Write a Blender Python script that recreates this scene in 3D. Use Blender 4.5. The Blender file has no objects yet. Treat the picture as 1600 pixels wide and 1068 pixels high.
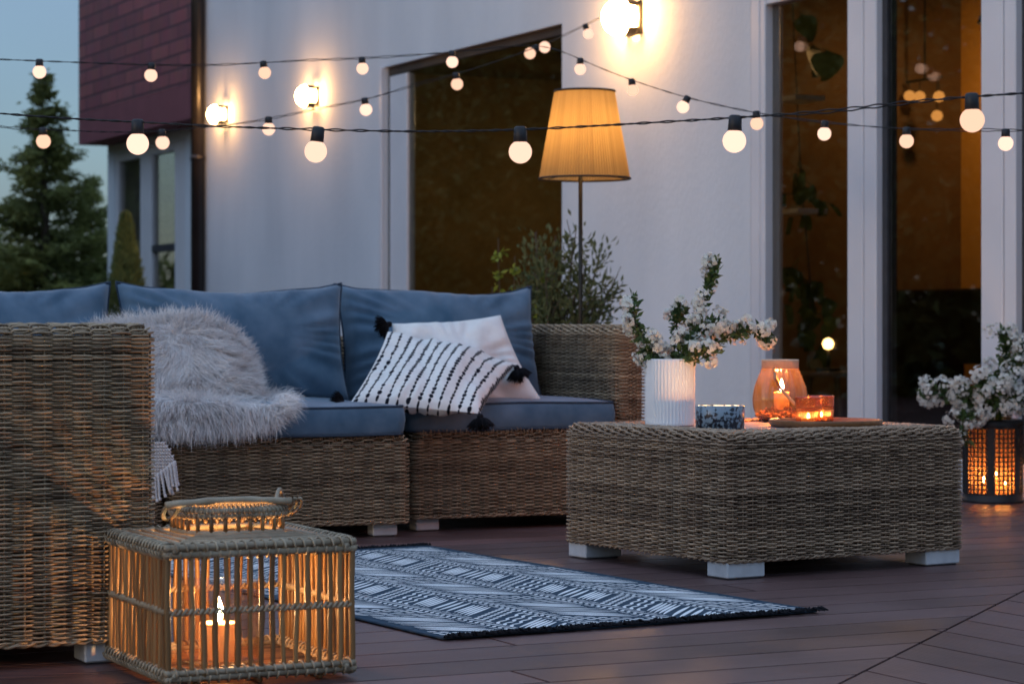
import bpy, math, random
import numpy as np
from mathutils import Vector, Matrix, noise
rng = np.random.default_rng(7); random.seed(7)
PI = math.pi
# ---- lens of the photograph: level camera at the origin looking along +Y --------------------------------
F, H, CX, HY = 3778.0, 0.66, 800.0, 511.0
def P(x, y, d): return np.array([(x-CX)*d/F, d, H+(HY-y)*d/F])
def G(x, y):
    d = F*H/(y-HY); return np.array([(x-CX)*d/F, d, 0.0])
sc = bpy.context.scene
col = sc.collection

class MB:
    """collects geometry and links it as ONE mesh object"""
    def __init__(s): s.v=[]; s.q=[]; s.t=[]; s.qm=[]; s.tm=[]; s.r=[]; s.uv=[]; s.n=0
    def add(s, v, q=None, t=None, m=0, r=None, uv=None):
        v = np.asarray(v, float).reshape(-1,3); k=len(v)
        s.v.append(v)
        if r is None: r = rng.random()
        s.r.append(np.broadcast_to(np.asarray(r,float),(k,)).copy())
        s.uv.append(np.zeros((k,2)) if uv is None else np.asarray(uv,float).reshape(-1,2))
        if q is not None and len(q):
            q=np.asarray(q,int).reshape(-1,4); s.q.append(q+s.n); s.qm.append(np.full(len(q),m))
        if t is not None and len(t):
            t=np.asarray(t,int).reshape(-1,3); s.t.append(t+s.n); s.tm.append(np.full(len(t),m))
        s.n += k
    def box(s, lo, hi, m=0, r=None, bevel=0.0):
        x0,y0,z0=lo; x1,y1,z1=hi
        if bevel<=0:
            v=[(x0,y0,z0),(x1,y0,z0),(x1,y1,z0),(x0,y1,z0),(x0,y0,z1),(x1,y0,z1),(x1,y1,z1),(x0,y1,z1)]
            s.add(v,[(0,3,2,1),(4,5,6,7),(0,1,5,4),(1,2,6,5),(2,3,7,6),(3,0,4,7)],m=m,r=r); return
        b=bevel
        v=[];idx={}
        for ix,(xa,sx) in enumerate(((x0,1),(x1,-1))):
            for iy,(ya,sy) in enumerate(((y0,1),(y1,-1))):
                for iz,(za,sz) in enumerate(((z0,1),(z1,-1))):
                    for k in range(3):
                        p=[xa+sx*b,ya+sy*b,za+sz*b]; p[k]=(xa,ya,za)[k]
                        idx[(ix,iy,iz,k)]=len(v); v.append(p)
        q=[];t=[]
        I=lambda a,b_,c,k: idx[(a,b_,c,k)]
        for i in (0,1):
            q.append([I(i,0,0,0),I(i,1,0,0),I(i,1,1,0),I(i,0,1,0)][::(-1 if i==0 else 1)])
            q.append([I(0,i,0,1),I(1,i,0,1),I(1,i,1,1),I(0,i,1,1)][::(1 if i==0 else -1)])
            q.append([I(0,0,i,2),I(1,0,i,2),I(1,1,i,2),I(0,1,i,2)][::(-1 if i==0 else 1)])
        for a in (0,1):
            for c in (0,1):
                q.append([I(a,c,0,0),I(a,c,1,0),I(a,c,1,1),I(a,c,0,1)])
                q.append([I(a,0,c,0),I(a,1,c,0),I(a,1,c,2),I(a,0,c,2)])
                q.append([I(0,a,c,1),I(1,a,c,1),I(1,a,c,2),I(0,a,c,2)])
        for a in (0,1):
            for c in (0,1):
                for e in (0,1): t.append([I(a,c,e,0),I(a,c,e,1),I(a,c,e,2)])
        s.add(v,q,t,m=m,r=r)
    def tube(s, pts, rad, sides=6, closed=False, m=0, r=None, ref=None, cap=True):
        p=np.asarray(pts,float); n=len(p)
        rad=np.broadcast_to(np.asarray(rad,float),(n,))
        if closed: T=np.roll(p,-1,0)-np.roll(p,1,0)
        else: T=np.gradient(p,axis=0)
        T/= (np.linalg.norm(T,axis=1,keepdims=True)+1e-12)
        if ref is None:
            mt=np.abs(T).mean(0); ref=np.eye(3)[int(np.argmin(mt))]
        N=np.cross(T,ref); N/=(np.linalg.norm(N,axis=1,keepdims=True)+1e-12)
        B=np.cross(N,T)
        a=np.arange(sides)*2*PI/sides
        v=p[:,None,:]+rad[:,None,None]*(np.cos(a)[None,:,None]*N[:,None,:]+np.sin(a)[None,:,None]*B[:,None,:])
        v=v.reshape(-1,3)
        m_=n if closed else n-1
        i=np.arange(m_)[:,None]; j=np.arange(sides)[None,:]
        i2=(i+1)%n; j2=(j+1)%sides
        q=np.stack([i*sides+j,i*sides+j2,i2*sides+j2,i2*sides+j],-1).reshape(-1,4)
        t=None
        if not closed and cap:
            t=[(0,k+1,k) for k in range(1,sides-1)]+[((n-1)*sides,(n-1)*sides+k,(n-1)*sides+k+1) for k in range(1,sides-1)]
        s.add(v,q,t,m=m,r=r)
    def lathe(s, prof, seg=32, c=(0,0,0), m=0, mod=None, r=None, close=False):
        """prof: list of (radius,z)"""
        a=np.arange(seg)*2*PI/seg; n=len(prof); v=np.zeros((n,seg,3))
        for i,(ra,z) in enumerate(prof):
            rr=ra*np.ones(seg)
            if mod is not None: rr=rr+mod(a,i,ra,z)
            v[i,:,0]=c[0]+rr*np.cos(a); v[i,:,1]=c[1]+rr*np.sin(a); v[i,:,2]=c[2]+z
        i=np.arange(n if close else n-1)[:,None]; j=np.arange(seg)[None,:]; j2=(j+1)%seg; i2=(i+1)%n
        q=np.stack([i*seg+j,i*seg+j2,i2*seg+j2,i2*seg+j],-1).reshape(-1,4)
        s.add(v.reshape(-1,3),q,m=m,r=r)
    def grid(s, V, m=0, r=None, uv=None, flip=False):
        a,b=V.shape[:2]
        i=np.arange(a-1)[:,None]; j=np.arange(b-1)[None,:]
        q=np.stack([i*b+j,i*b+j+1,(i+1)*b+j+1,(i+1)*b+j],-1).reshape(-1,4)
        if flip: q=q[:,::-1]
        s.add(V.reshape(-1,3),q,m=m,r=r,uv=None if uv is None else uv.reshape(-1,2))
    def leaves(s, c, d, L, W, m=0, r=None, fold=0.25):
        """diamond leaves: bases c, directions d, lengths L, widths W"""
        c=np.asarray(c,float); d=np.asarray(d,float); n=len(c)
        if n==0: return
        d=d/(np.linalg.norm(d,axis=1,keepdims=True)+1e-9)
        L=np.broadcast_to(L,(n,))[:,None]; W=np.broadcast_to(W,(n,))[:,None]
        x=rng.normal(size=(n,3)); sd=np.cross(d,x); sd/=(np.linalg.norm(sd,axis=1,keepdims=True)+1e-9)
        nn=np.cross(sd,d)
        v=np.stack([c, c+d*L*.45+sd*W*.5+nn*W*fold, c+d*L, c+d*L*.45-sd*W*.5+nn*W*fold],1).reshape(-1,3)
        q=np.arange(n*4).reshape(n,4)
        rr=np.repeat(rng.random(n) if r is None else np.broadcast_to(r,(n,)),4)
        s.add(v,q,m=m,r=rr)
    def build(s, name, mats, parent=None, smooth=True, loc=None, rz=None):
        me=bpy.data.meshes.new(name)
        v=np.concatenate(s.v); me.vertices.add(len(v)); me.vertices.foreach_set('co',v.ravel())
        Q=np.concatenate(s.q) if s.q else np.zeros((0,4),int); T=np.concatenate(s.t) if s.t else np.zeros((0,3),int)
        lv=np.concatenate([Q.ravel(),T.ravel()]); me.loops.add(len(lv)); me.loops.foreach_set('vertex_index',lv)
        st=np.concatenate([np.arange(len(Q))*4,len(Q)*4+np.arange(len(T))*3])
        me.polygons.add(len(st)); me.polygons.foreach_set('loop_start',st)
        mi=np.concatenate([np.concatenate(s.qm) if s.qm else np.zeros(0,int),np.concatenate(s.tm) if s.tm else np.zeros(0,int)])
        me.polygons.foreach_set('material_index',mi.astype(np.int32))
        me.polygons.foreach_set('use_smooth',np.full(len(st),bool(smooth)))
        at=me.attributes.new('rnd','FLOAT','POINT'); at.data.foreach_set('value',np.concatenate(s.r).astype(np.float32))
        uvl=me.uv_layers.new(name='UVMap'); uvv=np.concatenate(s.uv)[lv]; uvl.data.foreach_set('uv',uvv.ravel().astype(np.float32))
        me.update(calc_edges=True); me.validate()
        for mm in (mats if isinstance(mats,(list,tuple)) else [mats]): me.materials.append(mm)
        o=bpy.data.objects.new(name,me); col.objects.link(o)
        if parent: o.parent=parent
        if loc is not None: o.location=loc
        if rz is not None: o.rotation_euler.z=rz
        return o

def tag(o,label=None,cat=None,group=None,kind=None):
    for k,v in (('label',label),('category',cat),('group',group),('kind',kind)):
        if v: o[k]=v
    return o
def thing(name,label,cat,loc=(0,0,0),rz=0.0,group=None):
    o=bpy.data.objects.new(name,None); col.objects.link(o); o.location=tuple(float(a) for a in loc); o.rotation_euler=(0,0,rz)
    o.empty_display_size=.1
    return tag(o,label,cat,group)
def copy_tree(o,parent=None):
    c=o.copy(); col.objects.link(c); c.parent=parent
    for ch in list(o.children): copy_tree(ch,c)
    return c
def point_light(parent,loc,power,color,radius=.02):
    l=bpy.data.lights.new('flame_light','POINT'); l.energy=power; l.color=color; l.shadow_soft_size=radius
    o=bpy.data.objects.new('light_source',l); col.objects.link(o); o.parent=parent; o.location=loc; return o

# ---- materials -------------------------------------------------------------------------------------------
class NT:
    def __init__(s,m): s.t=m.node_tree; s.n=s.t.nodes; s.l=s.t.links
    def new(s,ty,**k):
        n=s.n.new(ty)
        for a,b in k.items():
            if a.startswith('i_'): 
                key=a[2:]; n.inputs[int(key) if key.isdigit() else key.replace('_',' ')].default_value=b
            else: setattr(n,a,b)
        return n
    def link(s,a,b): s.l.new(a,b)
def mat(name,base,rough=.6,base2=None,nscale=8.0,bump=0.0,bscale=60.0,metal=0.0,attr=0.0,emis=None,estr=0.0,stretch=None,coords='Object',sheen=0.0,spec=.5,detail=6.0,bdist=.003,trans=0.0):
    """principled with noise colour variation, per-strand variation (attr) and noise bump"""
    m=bpy.data.materials.new(name); m.use_nodes=True; t=NT(m); b=t.n['Principled BSDF']
    b.inputs['Roughness'].default_value=rough; b.inputs['Metallic'].default_value=metal
    b.inputs['Base Color'].default_value=(*base,1); b.inputs['Specular IOR Level'].default_value=spec
    if sheen: b.inputs['Sheen Weight'].default_value=sheen; b.inputs['Sheen Roughness'].default_value=.5
    if emis: b.inputs['Emission Color'].default_value=(*emis,1); b.inputs['Emission Strength'].default_value=estr
    tc=t.new('ShaderNodeTexCoord'); src=tc.outputs[coords]
    if stretch:
        mp=t.new('ShaderNodeMapping'); mp.inputs['Scale'].default_value=stretch; t.link(src,mp.inputs['Vector']); src=mp.outputs['Vector']
    if base2 is not None:
        nz=t.new('ShaderNodeTexNoise',i_Scale=nscale,i_Detail=detail); t.link(src,nz.inputs['Vector'])
        rp=t.new('ShaderNodeMapRange',i_1=.3,i_2=.7); t.link(nz.outputs['Fac'],rp.inputs[0])
        fac=rp.outputs[0]
        if attr>0:
            at=t.new('ShaderNodeAttribute',attribute_name='rnd')
            mx=t.new('ShaderNodeMix',data_type='FLOAT'); mx.inputs[0].default_value=attr
            t.link(fac,mx.inputs[2]); t.link(at.outputs['Fac'],mx.inputs[3]); fac=mx.outputs[0]
        c=t.new('ShaderNodeMix',data_type='RGBA'); c.inputs[6].default_value=(*base,1); c.inputs[7].default_value=(*base2,1)
        t.link(fac,c.inputs[0]); t.link(c.outputs[2],b.inputs['Base Color'])
    if bump>0:
        n2=t.new('ShaderNodeTexNoise',i_Scale=bscale,i_Detail=5.0); t.link(src,n2.inputs['Vector'])
        bp=t.new('ShaderNodeBump',i_Strength=bump,i_Distance=bdist); t.link(n2.outputs['Fac'],bp.inputs['Height']); t.link(bp.outputs['Normal'],b.inputs['Normal'])
    if trans>0:
        tr=t.new('ShaderNodeBsdfTranslucent'); ms=t.new('ShaderNodeMixShader'); ms.inputs[0].default_value=trans
        tr.inputs['Color'].default_value=(*base,1)
        if base2 is not None: t.link(c.outputs[2],tr.inputs['Color'])
        t.link(b.outputs[0],ms.inputs[1]); t.link(tr.outputs[0],ms.inputs[2]); t.link(ms.outputs[0],t.n['Material Output'].inputs['Surface'])
    return m
def emit(name,c,s):
    m=bpy.data.materials.new(name); m.use_nodes=True; t=NT(m); t.n.remove(t.n['Principled BSDF'])
    e=t.new('ShaderNodeEmission'); e.inputs[0].default_value=(*c,1); e.inputs[1].default_value=s
    t.link(e.outputs[0],t.n['Material Output'].inputs['Surface']); return m
def glass(name,tint=(1,1,1),rough=0.02,ior=1.45,extra=0.0,haze=0.0,hcol=(1,1,1)):
    """thin sheet glass: transparent with fresnel reflection"""
    m=bpy.data.materials.new(name); m.use_nodes=True; t=NT(m); t.n.remove(t.n['Principled BSDF'])
    tr=t.new('ShaderNodeBsdfTransparent'); tr.inputs[0].default_value=(*tint,1)
    gl=t.new('ShaderNodeBsdfGlossy'); gl.inputs['Roughness'].default_value=rough
    ge=t.new('ShaderNodeNewGeometry'); im=t.new('ShaderNodeMix',data_type='FLOAT'); im.inputs[2].default_value=ior; im.inputs[3].default_value=1/ior
    t.link(ge.outputs['Backfacing'],im.inputs[0])
    fr=t.new('ShaderNodeFresnel'); t.link(im.outputs[0],fr.inputs['IOR']); ad=t.new('ShaderNodeMath',operation='ADD',use_clamp=True); ad.inputs[1].default_value=extra
    t.link(fr.outputs[0],ad.inputs[0])
    mx=t.new('ShaderNodeMixShader'); t.link(ad.outputs[0],mx.inputs[0]); t.link(tr.outputs[0],mx.inputs[1]); t.link(gl.outputs[0],mx.inputs[2])
    out=mx.outputs[0]
    if haze>0:
        th=t.new('ShaderNodeBsdfTranslucent'); th.inputs[0].default_value=(*hcol,1); m3=t.new('ShaderNodeMixShader'); m3.inputs[0].default_value=haze
        t.link(out,m3.inputs[1]); t.link(th.outputs[0],m3.inputs[2]); out=m3.outputs[0]
    t.link(out,t.n['Material Output'].inputs['Surface']); return m
M={}
M['rattan']=mat('rattan',(.10,.066,.042),.42,(.50,.37,.235),nscale=22,attr=.55,bump=.3,bscale=220,spec=.35)
M['rattan_grey']=mat('rattan_grey',(.10,.062,.042),.45,(.54,.385,.26),nscale=22,attr=.55,bump=.3,bscale=220,spec=.3)
M['weave_shade']=mat('weave_shade',(.012,.009,.007),.9,(.03,.02,.014),nscale=60,spec=.1)  # shade inside the weave put into a near-black colour
M['foot']=mat('foot_aluminium',(.55,.57,.6),.35,(.45,.47,.5),nscale=30,spec=.4)
M['blue']=mat('cushion_blue',(.044,.100,.162),.9,(.125,.195,.272),nscale=9,bump=.9,bscale=420,sheen=.3,spec=.15,bdist=.0006)
M['piping']=mat('piping_dark',(.03,.05,.075),.9,(.05,.07,.1),nscale=40,spec=.1)
M['white_cloth']=mat('white_cloth',(.72,.70,.68),.9,(.8,.79,.77),nscale=30,bump=.7,bscale=500,spec=.1,bdist=.0008)
M['tassel']=mat('black_yarn',(.006,.006,.008),.95,(.02,.02,.024),nscale=100,attr=.6,spec=.1)
M['fur']=mat('fur',(.66,.61,.60),.8,(.93,.90,.88),nscale=9,attr=.45,spec=.2,trans=.25)
M['fur_base']=mat('fur_hide',(.45,.41,.40),.95,(.6,.56,.55),nscale=20,spec=.1)
M['knit']=mat('knit_blanket',(.62,.55,.54),.95,(.75,.70,.68),nscale=60,attr=.4,bump=.5,bscale=300,spec=.1)
M['rug']=mat('rug_teal',(.030,.055,.085),.95,(.06,.09,.125),nscale=14,bump=.8,bscale=400,spec=.1,bdist=.001)
M['rug_white']=mat('rug_yarn',(.66,.68,.70),.95,(.86,.87,.88),nscale=40,attr=.6,spec=.1)
M['cane']=mat('cane',(.11,.052,.018),.42,(.33,.185,.07),nscale=14,attr=.7,bump=.3,bscale=150,spec=.45,stretch=(1,1,.4),trans=.05)
M['cane_wrap']=mat('cane_wrap',(.17,.125,.08),.5,(.46,.38,.27),nscale=30,attr=.6,bump=.4,bscale=200,spec=.3)
M['ceramic']=mat('vase_white',(.76,.77,.79),.45,(.82,.82,.83),nscale=12,spec=.4)
M['wax']=mat('wax',(.80,.62,.46),.5,(.85,.68,.52),nscale=10,spec=.4,trans=.35)
M['wax_dark']=mat('wax_red',(.45,.14,.07),.5,(.6,.22,.10),nscale=10,spec=.4,trans=.3)
M['flame']=emit('flame',(1,.62,.22),38)
M['flame_core']=emit('flame_core',(1,.78,.42),90)
M['black_metal']=mat('black_metal',(.012,.012,.013),.45,(.02,.02,.021),nscale=20,spec=.4)
M['socket']=mat('bulb_socket',(.012,.013,.016),.5,(.022,.022,.026),nscale=40,spec=.4)
M['cord']=mat('cord',(.010,.010,.012),.6,(.02,.02,.022),nscale=60,spec=.3)
M['bulb']=emit('bulb_glow',(1,.61,.45),.285)
M['bulb_b']=emit('bulb_glow_warm',(1,.58,.40),.265); M['bulb_c']=emit('bulb_glow_bright',(1,.62,.47),.315)
M['amber_glow']=emit('amber_bulb_glow',(1,.42,.10),.26)
M['lamp_small']=emit('small_lamp_glow',(1,.55,.18),3.0)
M['wall_lamp_glow']=emit('wall_lamp_glow',(1,.50,.17),28)
M['wood_tray']=mat('tray_wood',(.16,.065,.022),.4,(.27,.12,.045),nscale=6,stretch=(1,9,9),bump=.1,bscale=60)
M['twig']=mat('bark_brown',(.07,.05,.035),.8,(.14,.10,.07),nscale=40,bump=.5,bscale=90)
M['petal']=mat('petal_white',(.78,.76,.70),.7,(.86,.85,.80),nscale=30,attr=.6,spec=.2,trans=.35)
M['petal_eye']=mat('petal_eye',(.55,.45,.12),.8,(.45,.5,.15),nscale=30)
M['leaf_dark']=mat('leaf_dark',(.028,.062,.020),.5,(.10,.16,.045),nscale=6,attr=.7,spec=.4,trans=.25)
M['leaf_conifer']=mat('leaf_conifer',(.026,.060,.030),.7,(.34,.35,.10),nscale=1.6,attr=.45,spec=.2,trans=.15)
M['leaf_hedge']=mat('leaf_hedge',(.045,.070,.020),.7,(.22,.22,.07),nscale=1.2,attr=.5,spec=.2)
M['leaf_olive']=mat('leaf_olive',(.055,.085,.035),.7,(.22,.23,.10),nscale=10,attr=.7,spec=.2,trans=.2)
M['leaf_lime']=mat('leaf_lime',(.16,.22,.03),.6,(.34,.38,.06),nscale=10,attr=.7,spec=.2,trans=.3)
M['pot']=mat('clay_pot',(.08,.05,.04),.8,(.14,.09,.07),nscale=20,bump=.3)
M['soil']=mat('soil',(.02,.014,.01),.95,(.04,.03,.02),nscale=40)
M['white_frame']=mat('frame_white',(.72,.70,.72),.35,(.78,.76,.78),nscale=3,spec=.4)
M['seam']=mat('frame_gasket',(.03,.03,.035),.6,(.05,.05,.055),nscale=20)
M['brown_frame']=mat('frame_brown',(.05,.03,.02),.5,(.08,.05,.03),nscale=6)
M['pipe']=mat('downpipe_metal',(.018,.015,.015),.3,(.03,.025,.022),nscale=5,spec=.6,metal=.3)
M['pane']=glass('window_glass',(.80,.78,.74),.012,1.5,.05)
M['lamp_pole']=mat('lamp_pole_metal',(.02,.016,.012),.35,(.035,.03,.02),nscale=9,metal=.6)
M['trim_black']=mat('shade_trim',(.015,.01,.008),.7,(.025,.02,.015),nscale=50)
M['ground']=mat('grass_ground',(.02,.04,.015),.95,(.05,.075,.025),nscale=1.4,bump=.8,bscale=30,bdist=.03)
M['tree_bark']=mat('tree_bark',(.04,.028,.02),.9,(.09,.065,.045),nscale=14,bump=.8,bscale=40,bdist=.01)
M['glass_amber']=glass('glass_amber',(.90,.56,.34),.05,1.45,.05,.010,(1,.50,.22))
M['glass_clear']=glass('glass_clear',(.97,.90,.84),.02,1.45,.03)
M['glass_cup']=glass('glass_cup',(.85,.42,.16),.12,1.5,.06,.035,(1,.42,.13))
M['potpourri']=mat('dried_petals',(.06,.015,.02),.8,(.35,.10,.05),nscale=60,attr=.8)
M['leather']=mat('leather_strap',(.42,.27,.15),.6,(.5,.34,.2),nscale=30)
M['band']=mat('rope_band',(.62,.42,.28),.8,(.72,.52,.36),nscale=50,bump=.5,bscale=300)
# plaster wall
def plaster():
    m=mat('plaster',(.61,.635,.67),.9,(.75,.77,.80),nscale=1.5,bump=.9,bscale=70,spec=.15,bdist=.003,detail=9,stretch=(1,1,.35)); return m
M['plaster']=plaster()
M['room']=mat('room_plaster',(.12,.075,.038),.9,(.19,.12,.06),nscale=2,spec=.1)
M['lamplit_orange']=mat('lamplit_orange',(.92,.50,.10),.9,(.95,.54,.12),nscale=2,spec=.1)  # lamplight on the wall edge is put into this strong orange
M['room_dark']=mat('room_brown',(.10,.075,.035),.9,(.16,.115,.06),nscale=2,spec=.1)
M['room_floor']=mat('room_floor_oak',(.16,.09,.045),.4,(.22,.13,.07),nscale=5,stretch=(1,8,1))
M['piano']=mat('dark_cabinet',(.006,.006,.007),.25,(.01,.01,.011),nscale=8)
# brick tiles on the upper storey: 'Generated-free' object coords (x along wall, z up)
def bricks():
    m=bpy.data.materials.new('brick_cladding'); m.use_nodes=True; t=NT(m); b=t.n['Principled BSDF']
    tc=t.new('ShaderNodeTexCoord'); sx=t.new('ShaderNodeSeparateXYZ'); t.link(tc.outputs['Object'],sx.inputs[0])
    ad=t.new('ShaderNodeMath',operation='ADD'); t.link(sx.outputs[0],ad.inputs[0]); t.link(sx.outputs[1],ad.inputs[1])
    cb=t.new('ShaderNodeCombineXYZ'); t.link(ad.outputs[0],cb.inputs[0]); t.link(sx.outputs[2],cb.inputs[1])
    br=t.new('ShaderNodeTexBrick'); t.link(cb.outputs[0],br.inputs['Vector'])
    br.inputs['Color1'].default_value=(.40,.11,.11,1); br.inputs['Color2'].default_value=(.26,.07,.08,1); br.inputs['Mortar'].default_value=(.09,.03,.038,1)
    br.inputs['Scale'].default_value=1; br.inputs['Brick Width'].default_value=.46; br.inputs['Row Height'].default_value=.115; br.inputs['Mortar Size'].default_value=.009
    nz=t.new('ShaderNodeTexNoise',i_Scale=6,i_Detail=4); t.link(tc.outputs['Object'],nz.inputs['Vector'])
    mx=t.new('ShaderNodeMix',data_type='RGBA',blend_type='MULTIPLY'); mx.inputs[0].default_value=.5
    t.link(br.outputs['Color'],mx.inputs[6]); t.link(nz.outputs['Color'],mx.inputs[7]); 
    mr=t.new('ShaderNodeMix',data_type='RGBA'); mr.inputs[0].default_value=.0; t.link(mx.outputs[2],mr.inputs[6]); t.link(mr.outputs[2],b.inputs['Base Color'])
    bp=t.new('ShaderNodeBump',i_Strength=.8,i_Distance=.01); iv=t.new('ShaderNodeMath',operation='SUBTRACT'); iv.inputs[0].default_value=1; t.link(br.outputs['Fac'],iv.inputs[1]); t.link(iv.outputs[0],bp.inputs['Height']); t.link(bp.outputs['Normal'],b.inputs['Normal'])
    b.inputs['Roughness'].default_value=.7; return m
M['brick']=bricks()
M['soffit']=mat('soffit_red',(.19,.052,.06),.8,(.23,.065,.075),nscale=4)
# decking: board to board variation through rnd, grain along local x
def deck():
    m=bpy.data.materials.new('decking'); m.use_nodes=True; t=NT(m); b=t.n['Principled BSDF']
    at=t.new('ShaderNodeAttribute',attribute_name='rnd'); tc=t.new('ShaderNodeTexCoord')
    mp=t.new('ShaderNodeMapping'); mp.inputs['Scale'].default_value=(1.2,55,1); t.link(tc.outputs['UV'],mp.inputs['Vector'])
    g=t.new('ShaderNodeTexNoise',i_Scale=1,i_Detail=5); t.link(mp.outputs[0],g.inputs['Vector'])
    st=t.new('ShaderNodeTexNoise',i_Scale=2.2,i_Detail=4); t.link(tc.outputs['Object'],st.inputs['Vector'])
    r=t.new('ShaderNodeMath',operation='ADD'); t.link(at.outputs['Fac'],r.inputs[0]); t.link(g.outputs['Fac'],r.inputs[1])
    h=t.new('ShaderNodeMath',operation='MULTIPLY_ADD'); h.inputs[1].default_value=.35; t.link(r.outputs[0],h.inputs[0])
    s2=t.new('ShaderNodeMath',operation='MULTIPLY'); s2.inputs[1].default_value=.6; t.link(st.outputs['Fac'],s2.inputs[0]); t.link(s2.outputs[0],h.inputs[2])
    cr=t.new('ShaderNodeValToRGB'); cr.color_ramp.elements[0].position=.3; cr.color_ramp.elements[0].color=(.058,.033,.031,1); cr.color_ramp.elements[1].position=.95; cr.color_ramp.elements[1].color=(.168,.096,.092,1)
    t.link(h.outputs[0],cr.inputs[0]); t.link(cr.outputs[0],b.inputs['Base Color'])
    ro=t.new('ShaderNodeMapRange',i_1=.3,i_2=.7,i_3=.30,i_4=.55); t.link(st.outputs['Fac'],ro.inputs[0]); t.link(ro.outputs[0],b.inputs['Roughness'])
    wv=t.new('ShaderNodeTexWave',wave_type='BANDS',bands_direction='Y',i_Scale=24,i_Distortion=.6,i_Detail=2); t.link(tc.outputs['UV'],wv.inputs['Vector'])
    bp=t.new('ShaderNodeBump',i_Strength=.35,i_Distance=.0015); t.link(wv.outputs['Fac'],bp.inputs['Height']); t.link(bp.outputs['Normal'],b.inputs['Normal'])
    b.inputs['Specular IOR Level'].default_value=.4
    return m
M['deck']=deck()
# speckled candle tin
def speckle():
    m=bpy.data.materials.new('speckled_glaze'); m.use_nodes=True; t=NT(m); b=t.n['Principled BSDF']; tc=t.new('ShaderNodeTexCoord')
    n=t.new('ShaderNodeTexNoise',i_Scale=95,i_Detail=4); t.link(tc.outputs['Object'],n.inputs['Vector'])
    sx=t.new('ShaderNodeSeparateXYZ'); t.link(tc.outputs['Object'],sx.inputs[0])
    ml=t.new('ShaderNodeMath',operation='MULTIPLY_ADD'); ml.inputs[1].default_value=2.2; t.link(sx.outputs[2],ml.inputs[0]); t.link(n.outputs['Fac'],ml.inputs[2])
    cr=t.new('ShaderNodeValToRGB'); e=cr.color_ramp.elements; e[0].position=.54; e[0].color=(.012,.016,.028,1); e[1].position=.62; e[1].color=(.22,.30,.38,1)
    t.link(ml.outputs[0],cr.inputs[0]); t.link(cr.outputs[0],b.inputs['Base Color']); b.inputs['Roughness'].default_value=.3; return m
M['speckle']=speckle()
# striped pillow cloth: UV u = across stripes, v = along them
def striped():
    m=mat('striped_cloth',(.72,.70,.68),.9,(.8,.79,.77),nscale=30,bump=.8,bscale=420,spec=.1,bdist=.001); t=NT(m); b=t.n['Principled BSDF']
    src=b.inputs['Base Color'].links[0].from_socket; tc=t.n.get('Texture Coordinate')
    sx=t.new('ShaderNodeSeparateXYZ'); t.link(tc.outputs['UV'],sx.inputs[0])
    def mth(op,a,bb=None,c=None):
        n=t.new('ShaderNodeMath',operation=op)
        for i,v in enumerate((a,bb,c)):
            if v is None: continue
            if isinstance(v,(int,float)): n.inputs[i].default_value=v
            else: t.link(v,n.inputs[i])
        return n.outputs[0]
    nz=t.new('ShaderNodeTexNoise',i_Scale=9,i_Detail=3); t.link(tc.outputs['UV'],nz.inputs['Vector'])
    wob=mth('MULTIPLY',mth('SUBTRACT',nz.outputs['Fac'],.5),.012)
    us=mth('MULTIPLY',mth('ADD',sx.outputs[0],wob),12.6); cell=mth('FLOOR',us); fr=mth('ABSOLUTE',mth('SUBTRACT',mth('FRACT',us),.5))
    vs=mth('ADD',mth('MULTIPLY',sx.outputs[1],25.0),mth('MULTIPLY',cell,3.37))
    vv=mth('ABSOLUTE',mth('SUBTRACT',mth('FRACT',vs),.5))
    cb=t.new('ShaderNodeCombineXYZ'); t.link(mth('FLOOR',vs),cb.inputs[0]); t.link(cell,cb.inputs[1])
    wn=t.new('ShaderNodeTexWhiteNoise',noise_dimensions='2D'); t.link(cb.outputs[0],wn.inputs['Vector'])
    w=mth('ADD',mth('MULTIPLY',wn.outputs['Value'],.14),.09)   # half width of each knot
    lim=mth('MULTIPLY',w,mth('SQRT',mth('MAXIMUM',mth('SUBTRACT',1.0,mth('MULTIPLY',mth('MULTIPLY',vv,vv),4.6)),0.0)))
    on=mth('LESS_THAN',fr,lim)
    mx=t.new('ShaderNodeMix',data_type='RGBA'); t.link(on,mx.inputs[0]); t.link(src,mx.inputs[6]); mx.inputs[7].default_value=(.012,.014,.022,1)
    t.link(mx.outputs[2],b.inputs['Base Color']); return m
M['striped']=striped()
# lamp shade: translucent warm pleated cloth
def shade():
    m=bpy.data.materials.new('shade_cloth'); m.use_nodes=True; t=NT(m); t.n.remove(t.n['Principled BSDF'])
    at=t.new('ShaderNodeAttribute',attribute_name='rnd'); c=t.new('ShaderNodeMix',data_type='RGBA'); c.inputs[6].default_value=(.36,.20,.06,1); c.inputs[7].default_value=(.88,.58,.24,1); t.link(at.outputs['Fac'],c.inputs[0])
    tr=t.new('ShaderNodeBsdfTranslucent'); di=t.new('ShaderNodeBsdfDiffuse'); t.link(c.outputs[2],tr.inputs[0]); di.inputs[0].default_value=(.45,.30,.13,1)
    mx=t.new('ShaderNodeMixShader'); mx.inputs[0].default_value=.45; t.link(tr.outputs[0],mx.inputs[1]); t.link(di.outputs[0],mx.inputs[2])
    t.link(mx.outputs[0],t.n['Material Output'].inputs['Surface']); return m
M['shade']=shade()

M['liner']=glass('lantern_liner',(.75,.40,.15),.3,1.4,0,.24,(1,.38,.11))
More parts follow.
